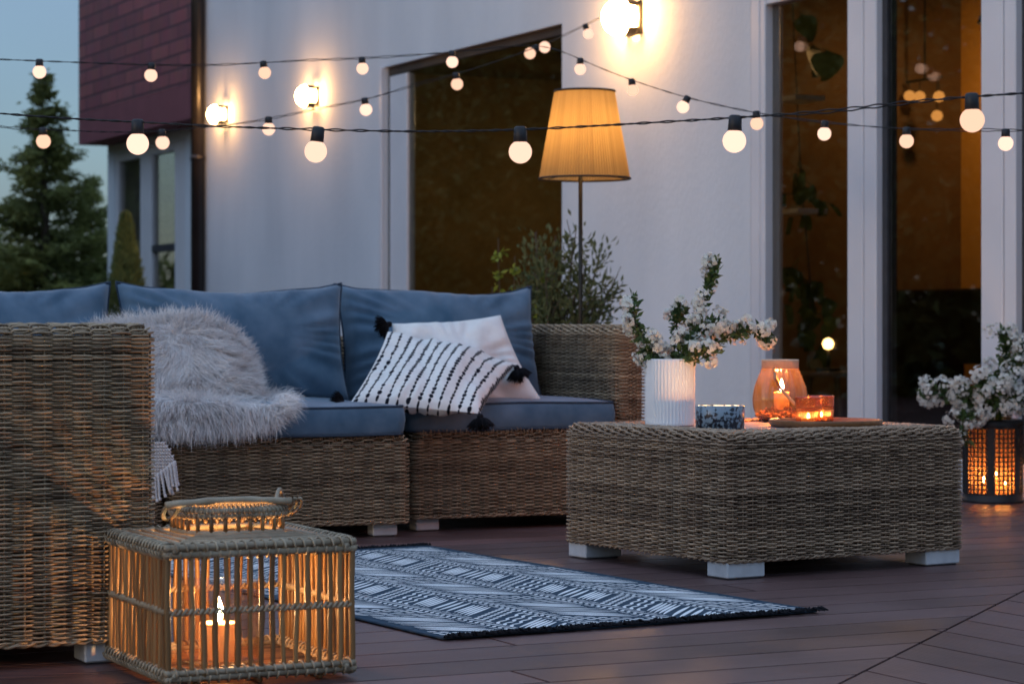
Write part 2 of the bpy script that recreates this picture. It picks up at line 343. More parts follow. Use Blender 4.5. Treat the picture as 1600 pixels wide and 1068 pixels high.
# ---- world, light, camera ---------------------------------------------------------------------------------
SUN_EL, SUN_AZ = math.radians(5.0), math.radians(235)
w=bpy.data.worlds.new('World'); sc.world=w; w.use_nodes=True; t=w.node_tree
sky=t.nodes.new('ShaderNodeTexSky'); sky.sky_type='NISHITA'; sky.sun_disc=False; sky.sun_elevation=SUN_EL; sky.sun_rotation=SUN_AZ
sky.air_density=1.0; sky.dust_density=1.0; sky.ozone_density=3.5; sky.altitude=100
bg=t.nodes['Background']; bg.inputs['Strength'].default_value=.13; 
# thin even cloud veil over the clear dusk sky
tcw=t.nodes.new('ShaderNodeTexCoord'); nzw=t.nodes.new('ShaderNodeTexNoise'); nzw.inputs['Scale'].default_value=1.6; nzw.inputs['Detail'].default_value=5
mpw=t.nodes.new('ShaderNodeMapping'); mpw.inputs['Scale'].default_value=(1,1,3.5); t.links.new(tcw.outputs['Generated'],mpw.inputs[0]); t.links.new(mpw.outputs[0],nzw.inputs['Vector'])
mrw=t.nodes.new('ShaderNodeMapRange'); mrw.inputs[1].default_value=.3; mrw.inputs[2].default_value=.7; mrw.inputs[3].default_value=.68; mrw.inputs[4].default_value=.86; t.links.new(nzw.outputs['Fac'],mrw.inputs[0])
mxw=t.nodes.new('ShaderNodeMix'); mxw.data_type='RGBA'; t.links.new(mrw.outputs[0],mxw.inputs[0]); t.links.new(sky.outputs[0],mxw.inputs[6]); mxw.inputs[7].default_value=(.62,.88,1.32,1)
# overcast veil: darker towards the horizon than overhead
sxw=t.nodes.new('ShaderNodeSeparateXYZ'); t.links.new(tcw.outputs['Generated'],sxw.inputs[0])
grw=t.nodes.new('ShaderNodeMapRange'); grw.inputs[1].default_value=0.0; grw.inputs[2].default_value=.8; grw.inputs[3].default_value=.33; grw.inputs[4].default_value=1.7; t.links.new(sxw.outputs[2],grw.inputs[0])
vmw=t.nodes.new('ShaderNodeVectorMath'); vmw.operation='SCALE'; vmw.inputs[0].default_value=(.64,.84,1.18); t.links.new(grw.outputs[0],vmw.inputs['Scale']); t.links.new(vmw.outputs[0],mxw.inputs[7])
t.links.new(mxw.outputs[2],bg.inputs[0])
sl=bpy.data.lights.new('sun','SUN'); sl.energy=.030; sl.angle=math.radians(12); sl.color=(1,.72,.6)
so=bpy.data.objects.new('sun',sl); col.objects.link(so)
# same direction as the sky's sun (rotation 0 = +Y, clockwise seen from above)
sd=Vector((math.sin(SUN_AZ)*math.cos(SUN_EL), math.cos(SUN_AZ)*math.cos(SUN_EL), math.sin(SUN_EL)))
so.rotation_euler=sd.to_track_quat('Z','Y').to_euler()
cam=bpy.data.cameras.new('camera'); co=bpy.data.objects.new('camera',cam); col.objects.link(co); sc.camera=co
cam.sensor_width=36; cam.lens=F*36/1600; cam.shift_y=-(534-HY)/1600; cam.clip_start=.1; cam.clip_end=2000
co.location=(0,0,H); co.rotation_euler=(PI/2,0,0)
cam.dof.use_dof=True; cam.dof.focus_distance=5.7; cam.dof.aperture_fstop=7.0
sc.view_settings.view_transform='Standard'; sc.view_settings.look='None'; sc.view_settings.exposure=2.28
sc.render.engine='CYCLES'; sc.cycles.use_denoising=True; sc.cycles.max_bounces=8; sc.cycles.transparent_max_bounces=24
sc.cycles.sample_clamp_indirect=4.0; sc.cycles.caustics_reflective=False; sc.cycles.caustics_refractive=False
# ---- house frame: local x runs along the facade towards the camera's right, y into the house ------------------
TH=math.atan(1850/F); RZ=-(PI/2-TH); EU=np.array([math.sin(TH),-math.cos(TH)]); EI=np.array([math.cos(TH),math.sin(TH)])
KW=24730.0; HO=np.array([78*12.827/F,12.827])
def u_at(px,y=0.0):
    d=(KW+y*math.hypot(F,1850))/(px+1050); p=np.array([(px-CX)*d/F,d])-HO; return float(p@EU)
def zf(px,py,y=0.0):
    d=(KW+y*math.hypot(F,1850))/(px+1050); return H+(HY-py)*d/F
def toL(p): q=np.asarray(p)[:2]-HO; return np.array([q@EU,q@EI])
def toWd(u,y,z=0.0): p=HO+u*EU+y*EI; return np.array([p[0],p[1],z])
house=thing('house','white plastered house with brick clad upper storey and tall glass terrace doors','house',(HO[0],HO[1],0),RZ)
UL=u_at(318); UW0=u_at(600); UW1=0.0; UD0=u_at(1173); ZW=2.27; ZD=2.20
WT=.17
def part(name,mats,parent,boxes,bevel=0,smooth=False):
    b=MB()
    for lo,hi in boxes: b.box(lo,hi,bevel=bevel)
    return b.build(name,mats,parent,smooth=smooth)
part('wall',M['plaster'],house,[((UL,0,-.1),(UW0,WT,6)),((UW0,0,ZW),(UW1,WT,6)),((UW0,0,-.1),(UW1,WT,.12)),((UW1,0,-.1),(UD0,WT,6)),((UD0,0,ZD),(9,WT,6)),((UL,WT,-.1),(UL+.25,1.2,6))])
YR=.25; UB=u_at(123); 
part('upper_storey',M['brick'],house,[((UB,0,2.51),(UL-.004,1.5,7))])
part('fascia',M['soffit'],house,[((UB-.0,.0,2.246),(UL-.004,1.5,2.508))])
ur=lambda px:u_at(px,YR)
part('recessed_wall',M['plaster'],house,[((UB+.03,YR,-.1),(ur(179),YR+.3,2.244)),((ur(289),YR,-.1),(UL-.004,YR+.3,2.244)),((ur(179),YR,-.1),(ur(289),YR+.3,.35)),((ur(179),YR,2.16),(ur(289),YR+.3,2.244))])
wn=MB(); z0,z1=.352,2.158; x0,x1=ur(179)+.003,ur(289)-.003
for a,b_ in ((x0,ur(182)),(ur(217),ur(234)),(ur(271),x1)): wn.box((a,YR+.01,z0),(b_,YR+.08,z1),bevel=.006)
for a,b_ in ((ur(182),ur(217)),(ur(234),ur(271))):
    wn.box((a,YR+.012,z0),(b_,YR+.078,z0+.07)); wn.box((a,YR+.012,z1-.07),(b_,YR+.078,z1)); 
sw=wn.build('side_window',M['white_frame'],house,smooth=False)
part('transom',M['seam'],sw,[((ur(234)+.002,YR+.015,1.28),(ur(271)-.002,YR+.07,1.34))])
part('pane',M['pane'],sw,[((ur(182),YR+.04,z0+.07),(ur(217),YR+.05,z1-.07)),((ur(234),YR+.04,z0+.07),(ur(271),YR+.05,z1-.07))])
# corner downpipe
dp=MB(); ux=u_at(310,-.05); dp.tube([(ux,-.055,-.1),(ux,-.055,7)],.052,14); dp.box((UL-.10,-.006,-.1),(UL-.004,-.001,7))
for z in (.6,1.9,3.2): dp.tube([(ux,-.055,z),(ux,-.055,z+.04)],.058,14)
dp.build('downpipe',M['pipe'],house)
# big window
YG=.03
fr=MB(); a,b_=UW0+.002,UW1-.002
fr.box((a,YG,.122),(a+.03,YG+.03,2.268)); fr.box((a+.031,YG-.006,.195),(u_at(637,YG),YG+.05,2.21),m=1,bevel=.004); fr.box((b_-.03,YG,.122),(b_,YG+.03,2.268)); fr.box((a+.03,YG,2.22),(b_-.03,YG+.03,2.268)); fr.box((a+.03,YG,.122),(b_-.03,YG+.03,.19))
bw=fr.build('picture_window',[M['brown_frame'],M['white_frame']],house,smooth=False)
part('pane',M['pane'],bw,[((u_at(637,YG)+.001,YG+.010,.19),(b_-.03,YG+.018,2.22))])
part('white_casing',M['white_frame'],house,[((UW0-.035,-.02,.12),(UW0-.001,-.001,ZW+.0))],bevel=.004)
# terrace doors
def post(px0,px1,grooves=(),name='door_post'):
    b=MB(); e=[px0,*grooves,px1]
    for i in range(len(e)-1):
        g0=.004 if i>0 else 0; g1=.004 if i<len(e)-2 else 0
        b.box((u_at(e[i])+g0,.0-.012,.06),(u_at(e[i+1])-g1,.075,ZD-.002),bevel=.005)
    for g in grooves: b.box((u_at(g)-.004,.004,.06),(u_at(g)+.004,.07,ZD-.003),m=1)
    return b
ud=post(1176,1198,(1190,)); 
dr=ud.build('terrace_door',[M['white_frame'],M['seam']],house,smooth=False)
post(1327,1372,(1352,)).build('frame',[M['white_frame'],M['seam']],dr,smooth=False)
post(1536,1590,(1571,)).build('frame',[M['white_frame'],M['seam']],dr,smooth=False)
post(1790,1840,(1815,)).build('frame',[M['white_frame'],M['seam']],dr,smooth=False)
part('gasket',M['seam'],dr,[((u_at(1173)+.002,.0,.06),(u_at(1176)-.001,.06,ZD-.003)),((u_at(1372)+.001,.02,.06),(u_at(1380),.07,ZD-.004)),((u_at(1590)+.001,.02,.06),(u_at(1597),.07,ZD-.004))])
part('top_rail',M['white_frame'],dr,[((u_at(1198)+.001,-.008,ZD-.075),(u_at(1327)-.001,.07,ZD-.004)),((u_at(1380)+.001,.0,ZD-.075),(u_at(1536)-.001,.07,ZD-.004)),((u_at(1597)+.001,.0,ZD-.075),(u_at(1790)-.001,.07,ZD-.004))],bevel=.004)
part('sill',M['white_frame'],dr,[((UD0+.01,-.03,-.02),(5.5,.09,.058))],bevel=.004)
part('bottom_rail',M['white_frame'],dr,[((u_at(1198)+.001,-.006,.06),(u_at(1327)-.001,.068,.13)),((u_at(1380)+.001,.0,.06),(u_at(1536)-.001,.068,.13)),((u_at(1597)+.001,.0,.06),(u_at(1790)-.001,.068,.13))],bevel=.004)
for x0,x1 in ((1198,1327),(1380,1536),(1597,1790)):
    part('pane',M['pane'],dr,[((u_at(x0)+.001,.03,.13),(u_at(x1)-.001,.04,ZD-.075))])
hb=MB(); hx=u_at(1390); hb.tube([(hx,-.002,.98),(hx,-.035,1.0),(hx,-.045,1.08),(hx,-.035,1.16),(hx,-.002,1.18)],.009,8); pass
part('wall_beyond',M['plaster'],house,[((u_at(1840)+.002,0,-.1),(9,.3,ZD-.001))])
# interior shells
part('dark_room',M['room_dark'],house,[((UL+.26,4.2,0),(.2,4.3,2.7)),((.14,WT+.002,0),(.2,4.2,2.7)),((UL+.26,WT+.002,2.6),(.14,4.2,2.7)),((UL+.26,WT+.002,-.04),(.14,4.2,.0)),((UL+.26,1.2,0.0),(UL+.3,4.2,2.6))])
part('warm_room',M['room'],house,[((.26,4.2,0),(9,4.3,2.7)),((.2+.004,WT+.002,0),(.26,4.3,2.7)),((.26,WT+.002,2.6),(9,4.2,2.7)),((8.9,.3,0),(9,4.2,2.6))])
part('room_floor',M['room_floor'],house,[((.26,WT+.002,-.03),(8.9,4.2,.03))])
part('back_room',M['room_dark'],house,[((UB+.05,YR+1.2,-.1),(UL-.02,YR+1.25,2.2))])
def pix_in(px,y):   # local u of a pixel column on the plane y inside the house
    return u_at(px,y)
part('lamplit_pier',M['lamplit_orange'],house,[((pix_in(1497,2.4),2.4,.03),(pix_in(1545,2.4),2.6,2.6))])  # lit wall edge, its glow carried by the base colour
# low dark cabinet in the room
cb=MB(); ya=1.7; cb.box((pix_in(1384,ya),ya,.47),(pix_in(1560,ya),ya+.5,.86),bevel=.01)
for px in (1390,1550): cb.box((pix_in(px,ya),ya+.05,.031),(pix_in(px,ya)+.06,ya+.45,.469))
cbo=cb.build('cabinet',M['piano'],None,smooth=False); cbo.location=(HO[0],HO[1],0); cbo.rotation_euler.z=RZ
tag(cbo,'low black cabinet inside the room behind the terrace door','cabinet')
# tall dark wardrobe in the unlit room, a small lit globe lamp on a stool behind the left door pane
yb=3.66; wb=MB(); wb.box((pix_in(775,yb),yb,.0),(pix_in(872,yb),yb+.5,1.62),bevel=.01); wb.box((pix_in(824,yb)-.004,yb-.004,.05),(pix_in(824,yb)+.004,yb,1.58)); o=wb.build('wardrobe',M['piano'],None,smooth=False); o.location=(HO[0],HO[1],0); o.rotation_euler.z=RZ; tag(o,'dark wardrobe standing in the dim room behind the big window','wardrobe')
yl=.42; gl_=thing('table_lamp','small bright globe lamp on a stool inside, low behind the left door pane','lamp',toWd(pix_in(1294,yl),yl,0),RZ)
zl=zf(1294,537,yl); b=MB(); b.lathe([(.002,zl+.028),(.02,zl+.02),(.028,zl),(.02,zl-.02),(.002,zl-.028)],16); b.build('globe',M['lamp_small'],gl_)
b=MB(); b.tube([(0,0,.47),(0,0,zl-.022)],.008,8); b.lathe([(.002,.455),(.06,.455),(.06,.47),(.002,.47)],24); b.build('stand',M['black_metal'],gl_)
st_=thing('stool','small dark stool under the globe lamp behind the left door pane','stool',toWd(pix_in(1294,yl),yl,0),RZ); b=MB(); b.lathe([(.002,.43),(.15,.43),(.15,.454),(.002,.454)],28); b.build('seat',M['room_floor'],st_)
for k in range(3):
    a=k*2.094; b=MB(); b.tube([(.08*math.cos(a),.08*math.sin(a),.43),(.13*math.cos(a),.13*math.sin(a),.031)],.011,7); b.build('leg',M['room_floor'],st_)
# unseen pendant added inside to light the warm room and its pier
lamp_in=thing('added_pendant','unseen warm pendant lamp added to light the room behind the doors','lamp',toWd(pix_in(1560,1.9),1.9,0),RZ)
b=MB(); b.tube([(0,0,2.35),(0,0,2.6)],.004,6); b.build('cord',M['cord'],lamp_in); b=MB(); b.lathe([(.02,2.37),(.07,2.33),(.11,2.24),(.11,2.235),(.066,2.32),(.018,2.36)],24); b.build('shade',M['black_metal'],lamp_in)
point_light(lamp_in,(0,0,2.22),6.0,(1,.56,.22),.05)
lamp_2=copy_tree(lamp_in); lamp_2['label']='unseen warm pendant lamp added to brighten the room behind the big window'; lamp_2.location=toWd(-3.6,2.6,0)  # unseen copy added to brighten the room behind the big window
for ch in lamp_2.children:
    if ch.type=='LIGHT': ch.data=ch.data.copy(); ch.data.energy=13; ch.data.color=(1,.70,.34)
yc=2.0; um=pix_in(1445,yc); zc_=zf(1445,150,yc); cl=thing('ceiling_lamp','amber ceiling lamp with a row of small globes, inside behind the right terrace door pane','lamp',toWd(um,yc,0),RZ)
b=MB(); b.tube([(0,0,zc_+.09),(0,0,2.6)],.006,6); x0_,x1_=pix_in(1417,yc)-um,pix_in(1472,yc)-um; b.tube([(x0_,0,zc_+.09),(x1_,0,zc_+.09)],.007,6); b.build('arm',M['black_metal'],cl)
for px_,py_ in ((1421,150),(1437,151),(1467,151),(1464,181)):
    xx_=pix_in(px_,yc)-um; zz_=zf(px_,py_,yc); b=MB(); b.tube([(xx_,0,zz_+.03),(xx_,0,zc_+.088)],.003,5); b.build('rod',M['black_metal'],cl)
    b=MB(); b.lathe([(.002,zz_+.031),(.024,zz_+.022),(.033,zz_),(.024,zz_-.022),(.002,zz_-.031)],16,c=(xx_,0,0)); b.build('globe',M['amber_glow'],cl)
# ---- wall lamps ----------------------------------------------------------------------------------------------
def wall_lamp(px,py,R,label,pw):
    u=u_at(px,-.02); z=zf(px,py,-.1)
    c=toWd(u,0,z); o=thing('wall_lamp',label,'wall lamp',c,RZ,'round wall lamps along the plaster facade')
    b=MB(); b.box((-R*.8,-.022,-R*.9),(R*.8,-.001,R*.9),bevel=.006); b.box((-.035,-.10,-.035),(.035,-.022,.035)); b.build('back_plate',M['lamp_pole'],o,smooth=False)
    n=14
    for s in (1,-1):
        b=MB(); Vv=np.zeros((n,2,3))
        for k in range(n):
            a=PI*(.5+(k/(n-1)-.5)*.62)*s
            for j,y in enumerate((-.023,-.085)):
                Vv[k,j]=(math.cos(a)*R*1.02,y,math.sin(a)*R*1.02)
        b.grid(Vv)
        V2=Vv.copy(); V2[:,:,0]*=.97; V2[:,:,2]*=.97; b.grid(V2)
        b.build('visor',M['lamp_pole'],o)
    b=MB(); b.lathe([(.002,-R)]+[(R*math.sin(a),-R*math.cos(a)) for a in np.linspace(.1,PI-.1,18)]+[(.002,R)],28,c=(0,-R*.95,0)); b.build('globe',M['wall_lamp_glow'],o)
    point_light(o,(0,-.24,0),pw,(1,.56,.22),.03) if False else None
    return o
wall_lamp(349,175,.072,'lit round wall lamp right beside the dark downpipe',1)
wall_lamp(490,146,.074,'lit round wall lamp between the downpipe lamp and the big window',1)
wall_lamp(988,22,.094,'largest lit round wall lamp, above the floor lamp right of the window',1)
# ---- terrace decking -----------------------------------------------------------------------------------------
def clip(poly,pt,nrm):
    out=[]; n=len(poly)
    for i in range(n):
        a,b_=poly[i],poly[(i+1)%n]; da=(a-pt)@nrm; db=(b_-pt)@nrm
        if da>=0: out.append(a)
        if da*db<0: out.append(a+(b_-a)*(da/(da-db)))
    return out
sp=toL(G(1310,1068)); sq=toL(G(1600,922)); sdv=(sq-sp)/np.linalg.norm(sq-sp); sn=np.array([-sdv[1],sdv[0]])
if (toL(G(1000,1000))-sp)@sn<0: sn=-sn
b=MB(); BW=.158; GAP=.0075
def add_board(poly,along,r):
    if len(poly)<3: return
    p=np.array(poly); n=len(p)
    area=abs(sum(p[i][0]*p[(i+1)%n][1]-p[(i+1)%n][0]*p[i][1] for i in range(n)))/2
    if area<1e-4: return
    s=sum(p[i][0]*p[(i+1)%n][1]-p[(i+1)%n][0]*p[i][1] for i in range(n))
    if s<0: p=p[::-1]
    top=np.c_[p,np.zeros(n)]; bot=np.c_[p,np.full(n,-.03)]
    uv=np.c_[p[:,along],p[:,1-along]]+r*17.0
    v=np.r_[top,bot]; q=[(i,n+i,n+(i+1)%n,(i+1)%n) for i in range(n)]; tt=[(0,i,i+1) for i in range(1,n-1)]
    b.add(v,q,tt,r=r,uv=np.r_[uv,uv])
U0,U1,Y0,Y1=-7.5,11.0,-10.5,-.002
k=0; u=U0
while u<U1:
    segs=[]; y=Y0-random.random()*3
    while y<Y1: segs.append((max(y,Y0),min(y+4.0,Y1))); y+=4.0+GAP
    for ya,yb in segs:
        if yb<=ya: continue
        poly=[np.array(q) for q in ((u,ya),(u+BW,ya),(u+BW,yb),(u,yb))]
        add_board(clip(poly,sp+sn*GAP/2,sn),1,rng.random())
    u+=BW+GAP
y=Y0
while y<Y1:
    u=U0-random.random()*3
    while u<U1:
        poly=[np.array(q) for q in ((u,y),(u+4,y),(u+4,min(y+BW,Y1)),(u,min(y+BW,Y1)))]
        add_board(clip(poly,sp-sn*GAP/2,-sn),0,rng.random()); u+=4+GAP
    y+=BW+GAP
dk=b.build('terrace_decking',M['deck'],None,smooth=False); dk.location=(HO[0],HO[1],0); dk.rotation_euler.z=RZ; tag(dk,kind='structure')
b=MB(); b.box((U0,Y0,-.09),(U1,Y1,-.031)); o=b.build('terrace_base',M['soil'],None,smooth=False); o.location=(HO[0],HO[1],0); o.rotation_euler.z=RZ; tag(o,kind='structure')
b=MB(); b.add([(-400,-200,-.14),(400,-200,-.14),(400,600,-.14),(-400,600,-.14)],[(0,1,2,3)]); tag(b.build('ground',M['ground'],None),kind='structure')
# ---- trees ----------------------------------------------------------------------------------------------------
def conifer(loc,h,R,label,seed,whorls=34,per=9,lw=.022,group=None,up=.15,mname='leaf_conifer'):
    g=np.random.default_rng(seed); o=thing('conifer_tree',label,'tree',loc,g.random()*6,group)
    b=MB(); b.tube([(0,0,0),(.02,0,h*.5),(0,.02,h)],[h*.022,h*.014,.006],8)
    bb=b; b=MB()
    for i in range(whorls):
        t=(i+.5)/whorls; z=h*(.04+.94*t); L0=R*(1-t)**1.05*(.75+.5*g.random())*1.12+.012
        for k in range(per):
            L=L0*(.6+.55*g.random()); a=g.random()*2*PI; dz=-.25+up*2*t+g.normal()*.08
            n=7; s=np.linspace(0,1,n)
            pts=np.c_[np.cos(a)*L*s,np.sin(a)*L*s,z+g.normal()*.05+L*(dz*s+.22*s**2.2)]
            bb.tube(pts,np.linspace(.012,.003,n)*(h/3.4),4)
            m=int(26+70*L)
            ss=g.random(m)**.75; c=np.c_[np.interp(ss,s,pts[:,0]),np.interp(ss,s,pts[:,1]),np.interp(ss,s,pts[:,2])]
            side=np.where(g.random(m)<.5,1,-1)[:,None]*np.array([[-math.sin(a),math.cos(a),0]])
            d=side*.8+np.array([[math.cos(a),math.sin(a),.1]])*.8+g.normal(size=(m,3))*.25
            ln=(.05+.13*L0*(1-ss*.7))*(.6+.8*g.random(m))
            # each twig: several narrow leaves
            for q in range(3):
                off=g.normal(size=(m,3))*.02
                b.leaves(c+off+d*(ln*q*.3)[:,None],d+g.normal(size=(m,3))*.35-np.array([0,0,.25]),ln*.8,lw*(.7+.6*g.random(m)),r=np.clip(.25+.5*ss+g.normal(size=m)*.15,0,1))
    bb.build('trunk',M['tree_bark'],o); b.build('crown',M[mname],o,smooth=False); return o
def gp(px,d,z=-.14): return np.array([(px-CX)*d/F,d,z])
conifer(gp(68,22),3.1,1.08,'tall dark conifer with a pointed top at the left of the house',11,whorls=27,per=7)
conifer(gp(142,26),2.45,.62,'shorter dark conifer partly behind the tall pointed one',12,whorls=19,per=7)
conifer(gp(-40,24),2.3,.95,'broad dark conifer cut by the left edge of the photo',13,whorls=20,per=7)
# columnar thuja
g=np.random.default_rng(5); tj=thing('thuja','small dense cone shaped thuja in front of the recessed windows','shrub',gp(196,17))
b=MB(); b.tube([(0,0,0),(0,0,1.2)],[.03,.01],6); b.build('trunk',M['tree_bark'],tj)
b=MB(); n=9000; t_=g.random(n)**.8; a=g.random(n)*2*PI; rr=.185*np.minimum(1,((1-t_)/.62))**.8*(.72+.3*g.random(n))*(1+.15*np.sin(a*3+t_*9))
c=np.c_[rr*np.cos(a),rr*np.sin(a),.02+1.55*t_]; b.leaves(c,np.c_[np.cos(a)*.45,np.sin(a)*.45,np.ones(n)]+g.normal(size=(n,3))*.25,.055*(.6+g.random(n)*.7),.014,r=np.clip(g.normal(size=n)*.3+.45,0,1)); b.build('crown',M['leaf_conifer'],tj,smooth=False)
# boundary trees beyond the lawn (what the panes mirror), round loose crowns
def leafy(loc,h,R,label,seed,n=11000):
    g=np.random.default_rng(seed); o=thing('leafy_tree',label,'tree',loc,0,'trees at the edge of the lawn')
    b=MB(); b.tube([(0,0,0),(.05,0,h*.35),(0,.05,h*.8)],[.12,.09,.03],8)
    for k in range(7):
        a=g.random()*6.28; b.tube([(0,0,h*.3+k*.1),(math.cos(a)*R*.5,math.sin(a)*R*.5,h*.55+k*.1),(math.cos(a)*R*.8,math.sin(a)*R*.8,h*.7+k*.12)],[.05,.03,.01],5)
    b.build('trunk',M['tree_bark'],o); b=MB()
    cc=g.normal(size=(60,3)); cc/=np.linalg.norm(cc,axis=1,keepdims=True); cc*=(.35+.6*g.random((60,1))); cc=cc*np.array([R,R,h*.36])+np.array([0,0,h*.58])
    i=g.integers(0,60,n); off=g.normal(size=(n,3))*np.array([R*.2,R*.2,h*.075]); c=cc[i]+off; b.leaves(c,off+g.normal(size=(n,3))*.3,.14*(.6+.8*g.random(n)),.09,r=np.clip(.35+i/60*.3+g.normal(size=n)*.2,0,1))
    b.build('crown',M['leaf_hedge'],o,smooth=False); return o
for i in range(13):
    yy=11+i*2.6; xx=-8.2-.35*i+random.uniform(-.6,.6)
    leafy((xx-1.4,yy,-.14),random.uniform(4.2,6.8),random.uniform(1.5,2.2),'leafy garden tree at the edge of the lawn, left of the photo',40+i)
b=MB(); g=np.random.default_rng(9)
n=26000; c=np.c_[-16+32*g.random(n)-14,44+g.normal(size=n)*.8,-.1+1.55*g.random(n)**.8*(1+.3*np.sin(np.linspace(0,60,n)))]
b.leaves(c,g.normal(size=(n,3)),.3,.16); tag(b.build('far_hedge',M['leaf_hedge'],None,smooth=False),'dark dense hedge along the far end of the garden','hedge',kind='stuff')

b=MB(); n=46000; s_=g.random(n); yy=7+46*s_; xx=-8.8-.22*(yy-7)+g.normal(size=n)*.45
c=np.c_[xx,yy,-.1+2.7*g.random(n)**.8*(1+.08*np.sin(yy*2.1))]; b.leaves(c,g.normal(size=(n,3)),.22,.14); tag(b.build('added_hedge',M['leaf_hedge'],None,smooth=False),'dark leafy hedge out of view on the left, added to darken the pane reflections','hedge',kind='stuff')  # unseen hedge added so the panes mirror less sky
# ---- woven rattan -----------------------------------------------------------------------------------------------
def rrect(hx,hy,r,nx,ny,nc=3):
    """rounded rectangle loop, same parametrisation for every inset; returns points and outward normals"""
    pts=[];nr=[]
    r=max(r,.003)
    corners=[((hx-r,-hy+r),-PI/2),((hx-r,hy-r),0),((-hx+r,hy-r),PI/2),((-hx+r,-hy+r),PI)]
    sides=[((-hx+r,-hy),(hx-r,-hy),nx,(0,-1)),((hx,-hy+r),(hx,hy-r),ny,(1,0)),((hx-r,hy),(-hx+r,hy),nx,(0,1)),((-hx,hy-r),(-hx,-hy+r),ny,(-1,0))]
    for (a,b_,n,nn),(cc,a0) in zip(sides,corners):
        for i in range(n):
            t=i/n; pts.append((a[0]+(b_[0]-a[0])*t,a[1]+(b_[1]-a[1])*t)); nr.append(nn)
        for k in range(nc+1):
            an=a0+PI/2*k/(nc+1); pts.append((cc[0]+r*math.cos(an),cc[1]+r*math.sin(an))); nr.append((math.cos(an),math.sin(an)))
    return np.array(pts),np.array(nr)
def weave(b,cx,cy,hx,hy,z0,z1,cr=.03,sr=.022,inset=None,pitch=.036,spc=.0058,A=.0072,sr_rad=.0027,m=0,mc=1,seed=1,braid=True,skip_rows=()):
    """strands woven round stakes: sides from z0 to z1, a rounded shoulder, then the top until `inset`"""
    g=np.random.default_rng(seed)
    nsx=max(2,round(2*hx/pitch)); nsy=max(2,round(2*hy/pitch)); sub=4
    nx,ny=nsx*sub,nsy*sub; nc=3                    # corner counts as one stake (4 samples)
    if inset is None: inset=0
    prof=[(0,z) for z in np.arange(z0+.004,z1-sr,spc)]
    arc=np.arange(0,PI/2,spc/sr); prof+=[(sr*(1-math.cos(a)),z1-sr+sr*math.sin(a)) for a in arc]
    prof+=[(i,z1) for i in np.arange(sr,max(inset,sr),spc)]
    nsamp=2*(nx+ny)+4*(nc+1)
    if (nsamp//4)%2: pass
    ph=np.arange(nsamp)+.5
    phase=np.cos(PI*ph/sub)
    if (nsamp//sub)%2==1: phase=np.cos(PI*ph/sub*(nsamp//sub+1)/(nsamp//sub))
    phase=np.sign(phase)*np.abs(phase)**.3
    for k,(ins,z) in enumerate(prof):
        if hx-ins<.004 or hy-ins<.004: break
        t=(ins-0)/sr if ins<sr else 1.0
        an=math.acos(max(-1,min(1,1-min(ins,sr)/sr)))
        p,nr=rrect(hx-ins,hy-ins,max(cr-ins*.8,.004),nx,ny,nc)
        off=A*phase*(1 if k%2 else -1)
        off=off+g.normal(size=nsamp)*.0004
        zz=z+np.interp(np.arange(nsamp),np.linspace(0,nsamp,9),g.normal(size=9)*.0007)+g.normal(size=nsamp)*.0003
        xy=p+nr*(off*math.cos(an))[:,None]
        zz=zz+off*math.sin(an)
        b.tube(np.c_[cx+xy[:,0],cy+xy[:,1],zz],sr_rad*(.85+.3*g.random()),4,closed=True,m=m,r=g.random(),ref=(0,0,1) if an<1.0 else (.001,.002,1))
    # stakes
    p,nr=rrect(hx,hy,cr,nx,ny,nc)
    for i in range(0,nsamp,sub):
        q=p[i]-nr[i]*.0012
        b.tube([(cx+q[0],cy+q[1],z0),(cx+q[0],cy+q[1],z1-sr*.6)],.0022,4,m=m,r=g.random()*.5,cap=False)
    if braid:
        for s in (0,PI):
            n=nsamp*2; idx=np.linspace(0,nsamp,n,endpoint=False); pf=np.c_[np.interp(idx,np.arange(nsamp+1),np.r_[p[:,0],p[0,0]]),np.interp(idx,np.arange(nsamp+1),np.r_[p[:,1],p[0,1]])]
            nf=np.c_[np.interp(idx,np.arange(nsamp+1),np.r_[nr[:,0],nr[0,0]]),np.interp(idx,np.arange(nsamp+1),np.r_[nr[:,1],nr[0,1]])]
            w_=np.arange(n)*2*PI/12+s
            b.tube(np.c_[cx+pf[:,0]+nf[:,0]*.0035*np.cos(w_),cy+pf[:,1]+nf[:,1]*.0035*np.cos(w_),z0+.003+.0035*np.sin(w_)],.0034,5,closed=True,m=m,r=.3+.3*g.random(),ref=(0,0,1))
    # near-black box inside, its colour standing for shade between the strands
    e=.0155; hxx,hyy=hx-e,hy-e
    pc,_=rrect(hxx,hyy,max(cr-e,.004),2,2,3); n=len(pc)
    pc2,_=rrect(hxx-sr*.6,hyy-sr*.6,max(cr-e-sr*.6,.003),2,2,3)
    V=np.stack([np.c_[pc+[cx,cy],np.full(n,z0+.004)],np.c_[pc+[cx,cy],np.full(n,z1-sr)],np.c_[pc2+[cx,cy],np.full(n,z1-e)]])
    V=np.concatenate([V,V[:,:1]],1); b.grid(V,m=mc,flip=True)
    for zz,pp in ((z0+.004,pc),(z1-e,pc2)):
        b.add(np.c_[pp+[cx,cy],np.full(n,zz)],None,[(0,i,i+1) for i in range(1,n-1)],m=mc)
def feet(parent,pos,hz=.047,s=(.04,.03)):
    for x,y in pos:
        b=MB(); b.box((x-s[0],y-s[1],0.004),(x+s[0],y+s[1],hz),bevel=.003); b.box((x-s[0]+.008,y-s[1]+.008,0),(x+s[0]-.008,y+s[1]-.008,.004),m=1); b.build('foot',[M['foot'],M['seam']],parent,smooth=False)
RM=[M['rattan'],M['weave_shade']]; RG=[M['rattan_grey'],M['weave_shade']]
